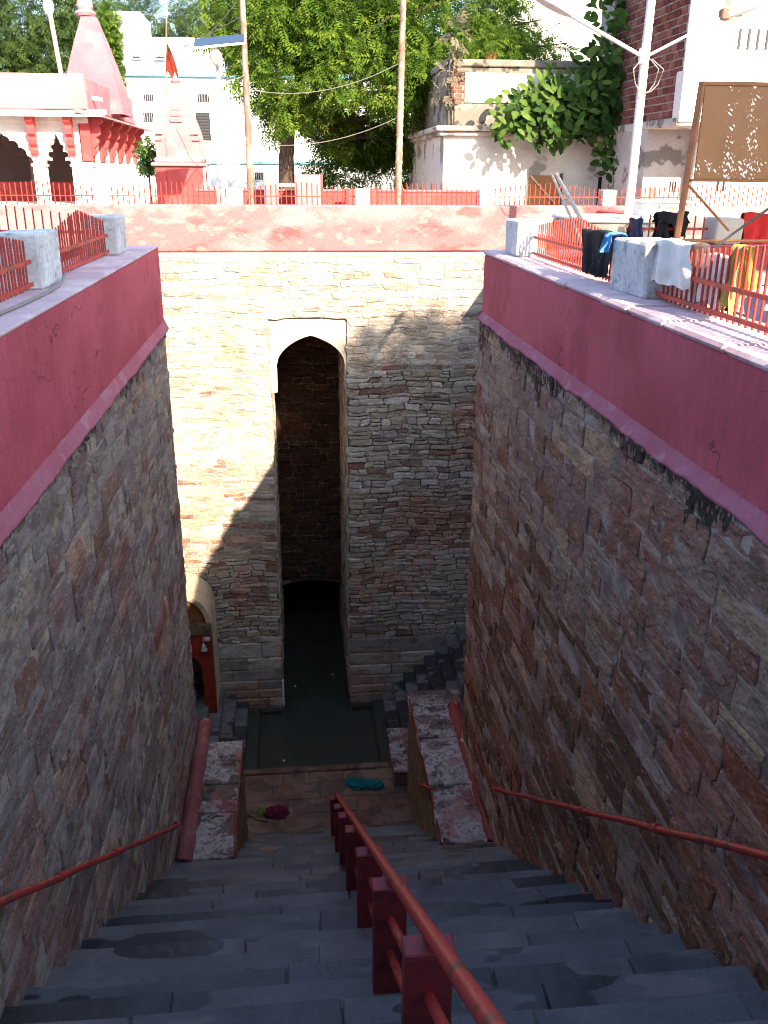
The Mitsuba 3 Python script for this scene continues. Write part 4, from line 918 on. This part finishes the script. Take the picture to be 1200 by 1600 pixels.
# ------------------------------------------------------------------ houses on the right
bk = thing('lime_house', 'weathered lime washed house with a mouldy upper parapet right of the big tree', 'house')
BY = 21.0
part(bk, 'upper_wall', bx(3.44, 8.6, BY, BY+6, .98, 2.16, .02), 'weathered'); part(bk, 'white_field', bx(3.84, 8.2, BY-.035, BY+.01, 1.45, 2.04, .006), 'lime_wall'); part(bk, 'coping', bx(3.40, 8.6, BY-.06, BY+6, 2.16, 2.30, .02), 'weathered')
part(bk, 'ledge', bx(3.22, 8.6, BY-.22, BY+6, .88, .98, .02), 'concrete_block'); part(bk, 'ledge_moulding', bx(3.30, 8.6, BY-.12, BY+6, .78, .88, .02), 'shade_mauve')
part(bk, 'lower_wall', bx(3.42, 8.8, BY, BY+6, -1.0, .78), 'lime_wall')
part(bk, 'brown_door', bx(5.38, 6.10, BY-.02, BY+.02, -1.0, -.02, .004), 'wood'); part(bk, 'door_frame', bx(6.10, 6.16, BY-.05, BY+.02, -1.0, .02), 'dark_metal')
part(bk, 'door_pole', tube([(5.40, BY-.05, -.02), (6.0, BY-.12, -.62)], .022, 6), 'bamboo', smooth=True)
part(bk, 'doorway', bx(7.0, 7.78, BY-.02, BY+.02, -1.0, -.05), 'black'); part(bk, 'lintel', bx(6.9, 7.85, BY-.05, BY+.02, -.05, .0), 'shade_mauve')
part(bk, 'drain_pipe', tube([(3.50, BY-.07, .98), (3.48, BY-.07, 2.28)], .028, 7), 'dark_metal', smooth=True)
for i in range(9):
    for j in range(2):
        part(bk, 'brick', bx(3.47+j*.17+(.05 if i % 2 else 0), 3.62+j*.17+(.05 if i % 2 else 0), BY-.018, BY+.01, 1.42+i*.075, 1.48+i*.075, .006, .006, r4), 'brick', (r4.uniform(.7, 1), .5))
br = thing('brick_house', 'house with bare red brick side wall and white rendered front above an overhang', 'house')
FX, FY = 7.08, 17.0
part(br, 'side_wall', bx(FX+.012, 10.8, FY+.02, 22, .98, 6.0), 'brick_mortar')
rb = np.random.default_rng(8)
z = 1.0; row = 0
while z < 3.7:
    y = FY+.18-(.15 if row % 2 else 0)
    while y < 20.9:
        part(br, 'brick', bx(FX-.008+rb.uniform(-.006, .006), FX+.03, max(y, FY+.05), y+.27, z, z+.115, .008, .005, rb), 'brick', (rb.uniform(0, 1), rb.uniform(0, 1)))
        y += .295
    z += .14; row += 1
part(br, 'corner_strip', bx(FX-.02, FX+.6, FY-.012, FY+.05, .98, 6.0, .01), 'white_paint')
part(br, 'front_wall', bx(FX+.6, 12, FY-.01, FY+.3, .98, 6.0), 'rough_render')
part(br, 'front_band', bx(FX-.02, 12, FY-.04, FY+.3, .90, 1.75, .01), 'white_paint')
part(br, 'overhang', bx(FX-.05, 12, FY, 22, .84, .975, .01), 'concrete_block')
for x in (7.9, 8.6): part(br, 'vent', bx(x, x+.1, FY-.03, FY, 2.62, 2.8), 'window_dark')
for k in range(5): part(br, 'vent_slot', bx(8.0+.17*k, 8.035+.17*k, FY-.028, FY, 2.1, 2.42), 'window_dark')
lw = thing('ground_floor_wall', 'stained lower wall toned mauve for the shade under the overhang of the brick house', 'wall')
part(lw, 'shaded_wall', bx(7.05, 8.0, 18.4, 18.7, -1.0, .84), 'shade_mauve'); part(lw, 'return_wall', bx(7.05, 7.25, 18.7, 20.9, -1.0, .84), 'shade_mauve')
part(lw, 'white_wall', bx(8.003, 13, 18.2, 18.7, -1.0, .84), 'lime_wall'); part(lw, 'corner_trim', bx(7.96, 8.05, 18.12, 18.3, -1.0, .6), 'white_paint')
for k in range(3): part(lw, 'vent_slot', bx(7.62+.055*k, 7.64+.055*k, 18.385, 18.41, -.32, -.12), 'black')
for k in range(2): part(lw, 'vent_slot', bx(8.52+.12*k, 8.55+.12*k, 18.18, 18.21, -.30, -.10), 'black')
tw = thing('tall_white_house', 'tall bright white house rising behind the lime washed house', 'house')
part(tw, 'wall', bx(7.2, 17, 34, 40, -1, 12), 'white_paint'); part(tw, 'ledge', bx(7.1, 17, 33.85, 34.2, 4.15, 4.35, .02), 'white_paint'); part(tw, 'ledge', bx(7.1, 17, 33.85, 34.2, 7.2, 7.4, .02), 'white_paint')
part(tw, 'balcony_rail', cat([tube([(7.4+.5*math.cos(s)+k*.62*0+.6*k, 33.8, 5.2+.28*math.sin(s)) for s in np.linspace(0, 6.28, 20)], .02, 5) for k in range(2)]+[tube([(7.0, 33.8, 4.9), (8.9, 33.8, 4.9)], .02, 5)]), 'grey_metal', smooth=True)

# ------------------------------------------------------------------ trees
def sprays(P, D, rg, L=.42, pairs=5, lw=.038, ll=.13, droop=.35):
    n = len(P)
    D = D+np.column_stack([np.zeros(n), np.zeros(n), -rg.uniform(0, droop*2, n)]); D /= np.linalg.norm(D, axis=1, keepdims=True)
    S = np.cross(D, rg.normal(size=(n, 3))*.45+[0, 0, 1.0]); S /= np.linalg.norm(S, axis=1, keepdims=True)+1e-9
    N = np.cross(S, D); V, U = [], []
    tone = rg.uniform(0, 1, n)
    for k in range(pairs*2+1):
        t = (k//2+.6)/pairs if k < pairs*2 else 1.0
        sd = (1 if k % 2 else -1) if k < pairs*2 else 0
        b = P+D*(L*t)[:, None] if np.ndim(L) else P+D*L*t
        dr_ = D*(.55 if sd else 1.0)+S*sd*.85-N*.25*t
        dr_ /= np.linalg.norm(dr_, axis=1, keepdims=True)
        wd = np.cross(dr_, N); sz = rg.uniform(.75, 1.2, n)[:, None]
        V.append(np.stack([b, b+dr_*ll*.45*sz+wd*lw*.5*sz, b+dr_*ll*sz-N*.02, b+dr_*ll*.45*sz-wd*lw*.5*sz], 1))
        U.append(np.clip(tone+rg.uniform(-.12, .12, n), 0, 1))
    V = np.concatenate(V); U = np.concatenate(U); m = len(V)
    F = (np.arange(m)*4)[:, None, None]+A([[0, 1, 2], [0, 2, 3]])[None]
    uv = np.repeat(np.stack([U, np.full(m, .5)], 1), 4, axis=0)
    return V.reshape(-1, 3), F.reshape(-1, 3), uv
def crown_points(blobs, dens, rg):
    P, D = [], []
    for (x, y, z, rx, ry, rz) in blobs:
        n = int(dens*(rx*ry+rx*rz+ry*rz)/3)
        d = rg.normal(size=(n, 3)); d /= np.linalg.norm(d, axis=1, keepdims=True)
        rr = np.where(rg.random(n) < .72, rg.uniform(.82, 1.06, n), rg.uniform(.35, .85, n))
        lump = .78+.5*meshkit.fbm(d*1.9+[x, y, z], 3, 3)
        P.append(A([x, y, z])+d*A([rx, ry, rz])*(rr*lump)[:, None]); D.append(d*.8+rg.normal(size=(n, 3))*.45)
    return np.vstack(P), np.vstack(D)
def tree(name, label, catg, blobs, dens, seed, trunk, leaf, L, pairs, lw, ll, limbs=True, tr=.2, droop=.35, sub=0):
    rg = np.random.default_rng(seed)
    t = thing(name, label, catg)
    cl = blobs
    if sub:
        cl = [(x, y, z, a*.72, b*.72, c*.72) for x, y, z, a, b, c in blobs]
        for x, y, z, a, b, c in blobs:
            for _ in range(sub):
                d = rg.normal(size=3); d /= np.linalg.norm(d); k = rg.uniform(.26, .46)
                cl.append((x+d[0]*a*.85, y+d[1]*b*.85, z+d[2]*c*.85, a*k, a*k, c*k*.9))
    P, D = crown_points(cl, dens, rg)
    V, F, uv = sprays(P, D, rg, L, pairs, lw, ll, droop)
    part(t, 'crown', (V, F), leaf, uv)
    if trunk is not None:
        tp_ = A(trunk, float)
        part(t, 'trunk', tube(tp_, np.linspace(tr, tr*.6, len(tp_)), 10), 'bark', smooth=True)
        if limbs:
            for (x, y, z, rx, ry, rz) in blobs:
                b = tp_[-1] if z > tp_[-1][2] else tp_[-2]
                e = A([x, y, z]); mid = (b+e)/2+rg.normal(size=3)*.15*rx+[0, 0, .1]
                part(t, 'branch', tube([b, mid, e, e+(e-mid)*.35], [tr*.45, tr*.3, tr*.16, tr*.05], 6), 'bark', smooth=True)
    return t
NB = [(-1.0, 25.6, 3.3, 1.0, 1.0, .8), (-.5, 25.3, 2.3, .8, .8, .7), (.3, 25.2, 3.3, 1.1, 1.1, .9), (.0, 25.3, 1.6, .75, .8, .65), (1.2, 24.9, 2.5, 1.1, 1.1, .8), (1.0, 25.8, 4.2, 1.3, 1.3, 1.0), (2.3, 25.0, 3.5, 1.2, 1.2, .9),
      (2.5, 24.9, 2.0, .95, .9, .7), (3.3, 25.2, 2.8, 1.0, 1.0, .8), (3.55, 25.4, 1.75, .75, .8, .6), (3.5, 25.8, 4.0, 1.3, 1.2, .9), (4.7, 26.2, 3.3, 1.1, 1.1, .8), (5.7, 26.4, 3.7, .9, .9, .7), (4.8, 26.6, 4.5, 1.2, 1.2, .9), (6.3, 26.4, 3.2, .7, .7, .5),
      (2.0, 27.6, 1.1, .95, .9, .75), (3.3, 27.8, .9, .8, .9, .8), (1.1, 27.6, 1.2, .75, .8, .7), (-1.3, 26.4, 4.3, 1.0, 1.0, .8), (2.4, 27, 5.2, 1.6, 1.5, 1.1), (.4, 27.5, 4.9, 1.4, 1.4, 1.0), (.4, 26.8, 2.6, 1.2, 1.1, 1.2), (2.6, 27.0, 3.0, 1.6, 1.3, 1.4), (4.4, 27.6, 2.0, .9, .9, .9), (1.6, 28.6, .5, 1.0, .9, .9), (3.0, 28.8, .4, 1.0, .9, .9), (4.2, 28.6, 1.0, .8, .9, .9), (2.3, 29, 1.2, 1.5, .9, .9)]
NB = [(x, y-1.0, z*.965-.02, a, b, c) for x, y, z, a, b, c in NB]
tree('neem_tree', 'big dense bright green tree with a dark hollow under its crown', 'tree', NB, 270, 5, [(-.08, 25.6, -1.0), (-.06, 25.6, .4), (.05, 25.6, 1.3), (.4, 25.7, 2.4)], 'neem_leaf', .36, 5, .046, .14, True, .24, .35, 7)
tree('leafy_tree', 'hazy green tree at the top left behind the temple spire', 'tree', [(-13.5, 43, 5.2, 2.6, 2, 2.2), (-10.6, 43, 6.0, 2.4, 2, 2.0), (-11.8, 42, 3.6, 2.4, 2, 1.6), (-9.3, 42.5, 4.2, 1.6, 1.6, 1.5), (-14.5, 42, 3.0, 2.2, 2, 1.6), (-8.6, 43, 6.6, 1.7, 1.6, 1.6), (-11.0, 44, 2.3, 2.2, 1.6, 1.4)], 300, 15, [(-11.5, 43, -1), (-11.4, 43, 2.5), (-11.2, 43, 4.5)], 'far_leaf', .5, 5, .055, .17, True, .3)
tree('leafy_tree', 'sparse grey green tree above the roof of the white house', 'tree', [(-5.6, 48, 6.7, 1.7, 1.5, 1.2), (-3.4, 48, 6.6, 1.6, 1.5, 1.1), (-1.6, 48, 6.9, 1.5, 1.5, 1.3), (-7.0, 48, 5.6, 1.4, 1.5, 1.6), (-4.2, 49, 5.2, 2.5, 1.5, 1.6), (-1.0, 49, 5.0, 2.0, 1.5, 1.6)], 190, 16, [(-3.8, 48.5, -1), (-3.8, 48.5, 3), (-3.6, 48.5, 5.5)], 'far_leaf', .5, 5, .055, .17, True, .25)
tree('ivy_column', 'narrow bright green creeper climbing the left edge of the white house', 'creeper', [(-6.1, 35.7, 5.0-.45*k, .26, .2, .42) for k in range(8)], 1500, 17, [(-6.1, 35.8, -1), (-6.1, 35.8, 2), (-6.1, 35.8, 4.5)], 'neem_leaf', .22, 3, .06, .12, False, .05)
tree('garden_bush', 'small green bush between the temple and the red shrine', 'bush', [(-3.22, 22.6, .50, .13, .13, .15), (-3.28, 22.6, .22, .12, .13, .18)], 3000, 18, [(-3.25, 22.6, -1), (-3.25, 22.6, .2)], 'big_leaf', .16, 3, .05, .1, False, .03)
tree('rooftop_shrub', 'tall thin plant at the left corner of the weathered parapet', 'plant', [(3.6, 20.9, 2.75, .15, .15, .25), (3.48, 20.85, 2.0, .17, .12, .12), (3.40, 20.85, 1.6, .16, .12, .10)], 620, 19, [(3.62, 20.9, 1.0), (3.56, 20.9, 2.0), (3.6, 20.9, 2.9)], 'dry_leaf', .2, 3, .06, .14, False, .02)
pp = thing('potted_plant', 'bushy potted plant in a clay pot on the weathered parapet', 'potted plant')
part(pp, 'pot', lathe([(0, 2.30), (.11, 2.30), (.15, 2.44), (.17, 2.45), (.17, 2.48), (.13, 2.48), (.12, 2.42), (0, 2.42)], (4.45, 21.3, 0), 16), 'clay_pot', smooth=40)
rg = np.random.default_rng(20); P, D = crown_points([(4.45, 21.3, 2.72, .36, .3, .25), (4.95, 21.5, 2.66, .42, .3, .24), (5.45, 21.6, 2.55, .25, .25, .2)], 1100, rg); V, F, uv = sprays(P, D, rg, .2, 4, .03, .08, .2); part(pp, 'foliage', (V, F), 'neem_leaf', uv)
# tree behind and right of the camera, whose leaves dapple the wall and the sign
tree('shade_tree', 'tree standing on the right behind the viewer, outside the frame', 'tree', [(10.2, -3, 8.75, .9, .8, .55), (11.4, -3.2, 8.75, 1.0, .9, .65), (12.8, -3.4, 8.6, 1.1, 1.0, .8), (10.9, -2.6, 8.1, .7, .7, .5), (12.2, -3, 7.6, .9, .9, .6), (9.55, -3, 8.2, .35, .5, .35), (9.7, -3.2, 7.75, .4, .4, .22), (10.3, -2.8, 7.65, .3, .4, .2), (10.0, -3.1, 8.1, .4, .4, .2), (14, -4, 8.4, 1.2, 1.2, 1.0)], 850, 23, [(12.8, -4, -1), (12.7, -3.8, 3), (12.5, -3.6, 6.8)], 'neem_leaf', .40, 5, .05, .15, True, .22)
ho = thing('rear_house', 'tall plastered house behind the viewer that shades the stairs', 'house')
part(ho, 'wall', bx(-13, 6.1, -13, -5, -1.0, 11.2), 'house_white'); part(ho, 'parapet', bx(-13, 6.1, -5.2, -5.0, 11.2, 11.5), 'house_white')
for i in range(4):
    for j in range(3):
        w = part(ho, 'window', bx(-9+i*4, -7.8+i*4, -5.02, -4.98, .6+j*3.4, 2.0+j*3.4), 'white_paint'); part(w, 'pane', bx(-8.9+i*4, -7.9+i*4, -4.979, -4.97, .7+j*3.4, 1.9+j*3.4), 'window_dark')

# big leaved creeper on the houses on the right
cr = thing('big_leaf_creeper', 'creeper with large round leaves hanging over the ledge of the lime washed house', 'creeper')
rc = np.random.default_rng(44)
def leaf(p, d, up, L, W):
    d = d/np.linalg.norm(d); s = np.cross(d, up); s /= np.linalg.norm(s)+1e-9; n = np.cross(s, d)
    t = A([0, .18, .45, .75, 1.0]); w = A([.06, .36, .5, .36, 0])
    bend = -.22*t**2
    V = []
    for a, b, c in zip(t, w, bend):
        V += [p+d*L*a+n*L*c-s*W*b+n*.05*L*(b > 0), p+d*L*a+n*L*c, p+d*L*a+n*L*c+s*W*b+n*.05*L*(b > 0)]
    F = []
    for i in range(4):
        k = i*3
        F += [[k, k+1, k+4], [k, k+4, k+3], [k+1, k+2, k+5], [k+1, k+5, k+4]]
    return A(V), A(F)
ros = []
for (x, z, rx, rz, n) in ((6.25, 1.45, 1.2, .65, 80), (5.55, 1.08, .95, .55, 50), (6.9, 1.1, .6, .6, 24), (7.1, 2.5, .5, 1.0, 34), (6.7, 2.0, .55, .55, 18), (6.95, .30, .35, .4, 10), (4.75, 1.12, .5, .42, 18), (6.9, 3.4, .5, .5, 12)):
    for _ in range(n):
        a = rc.uniform(0, 6.28); q = math.sqrt(rc.random())
        dx, dz = math.cos(a)*q, math.sin(a)*q
        y = 20.85-.95*math.sqrt(max(0, 1-dx*dx*.9-dz*dz*.9))*rc.uniform(.4, 1.0)
        ros.append((x+dx*rx, min(y, 20.7), z+dz*rz))
LV = []
for c in ros:
    c = A(c); k = rc.integers(3, 6); a0 = rc.uniform(0, 6.28); tone = rc.uniform(.1, 1)
    ax = A([rc.normal()*.35, -1, .55+rc.normal()*.3]); ax /= np.linalg.norm(ax)
    e1 = np.cross(ax, [1, .1, .2]); e1 /= np.linalg.norm(e1); e2 = np.cross(ax, e1)
    for i in range(k):
        th = a0+i*6.28/k+rc.uniform(-.3, .3); L = rc.uniform(.17, .30)
        d = e1*math.cos(th)+e2*math.sin(th)+ax*rc.uniform(-.1, .5)
        LV.append((L-.2*(c[1]-19.8), *leaf(c+d*rc.uniform(.03, .12)+rc.normal(size=3)*.05, d+rc.normal(size=3)*.25, ax, L, L*.56), (np.clip(tone+rc.uniform(-.2, .2), 0, 1), .5)))
LV.sort(key=lambda q: -q[0])
for q in LV[:300]: part(cr, 'leaf', (q[1], q[2]), 'big_leaf', q[3], smooth=True)
rest = LV[300:]; at = np.cumsum([0]+[len(q[1]) for q in rest])
k = part(cr, 'smaller_leaves', (np.vstack([q[1] for q in rest]), np.vstack([q[2]+a for q, a in zip(rest, at)])), 'big_leaf', np.vstack([np.tile(q[3], (len(q[1]), 1)) for q in rest]), smooth=True); labels[k] = {'kind': 'stuff', 'label': 'smaller creeper leaves'}
for i in range(12):
    a = ros[rc.integers(len(ros))]; part(cr, 'stem', tube([(7.0+rc.uniform(-.3, .3), 20.8, .8+rc.uniform(0, 1.6)), ((7+a[0])/2, 20.6, a[2]+.2), a], [.02, .014, .008], 6), 'bark', smooth=True)
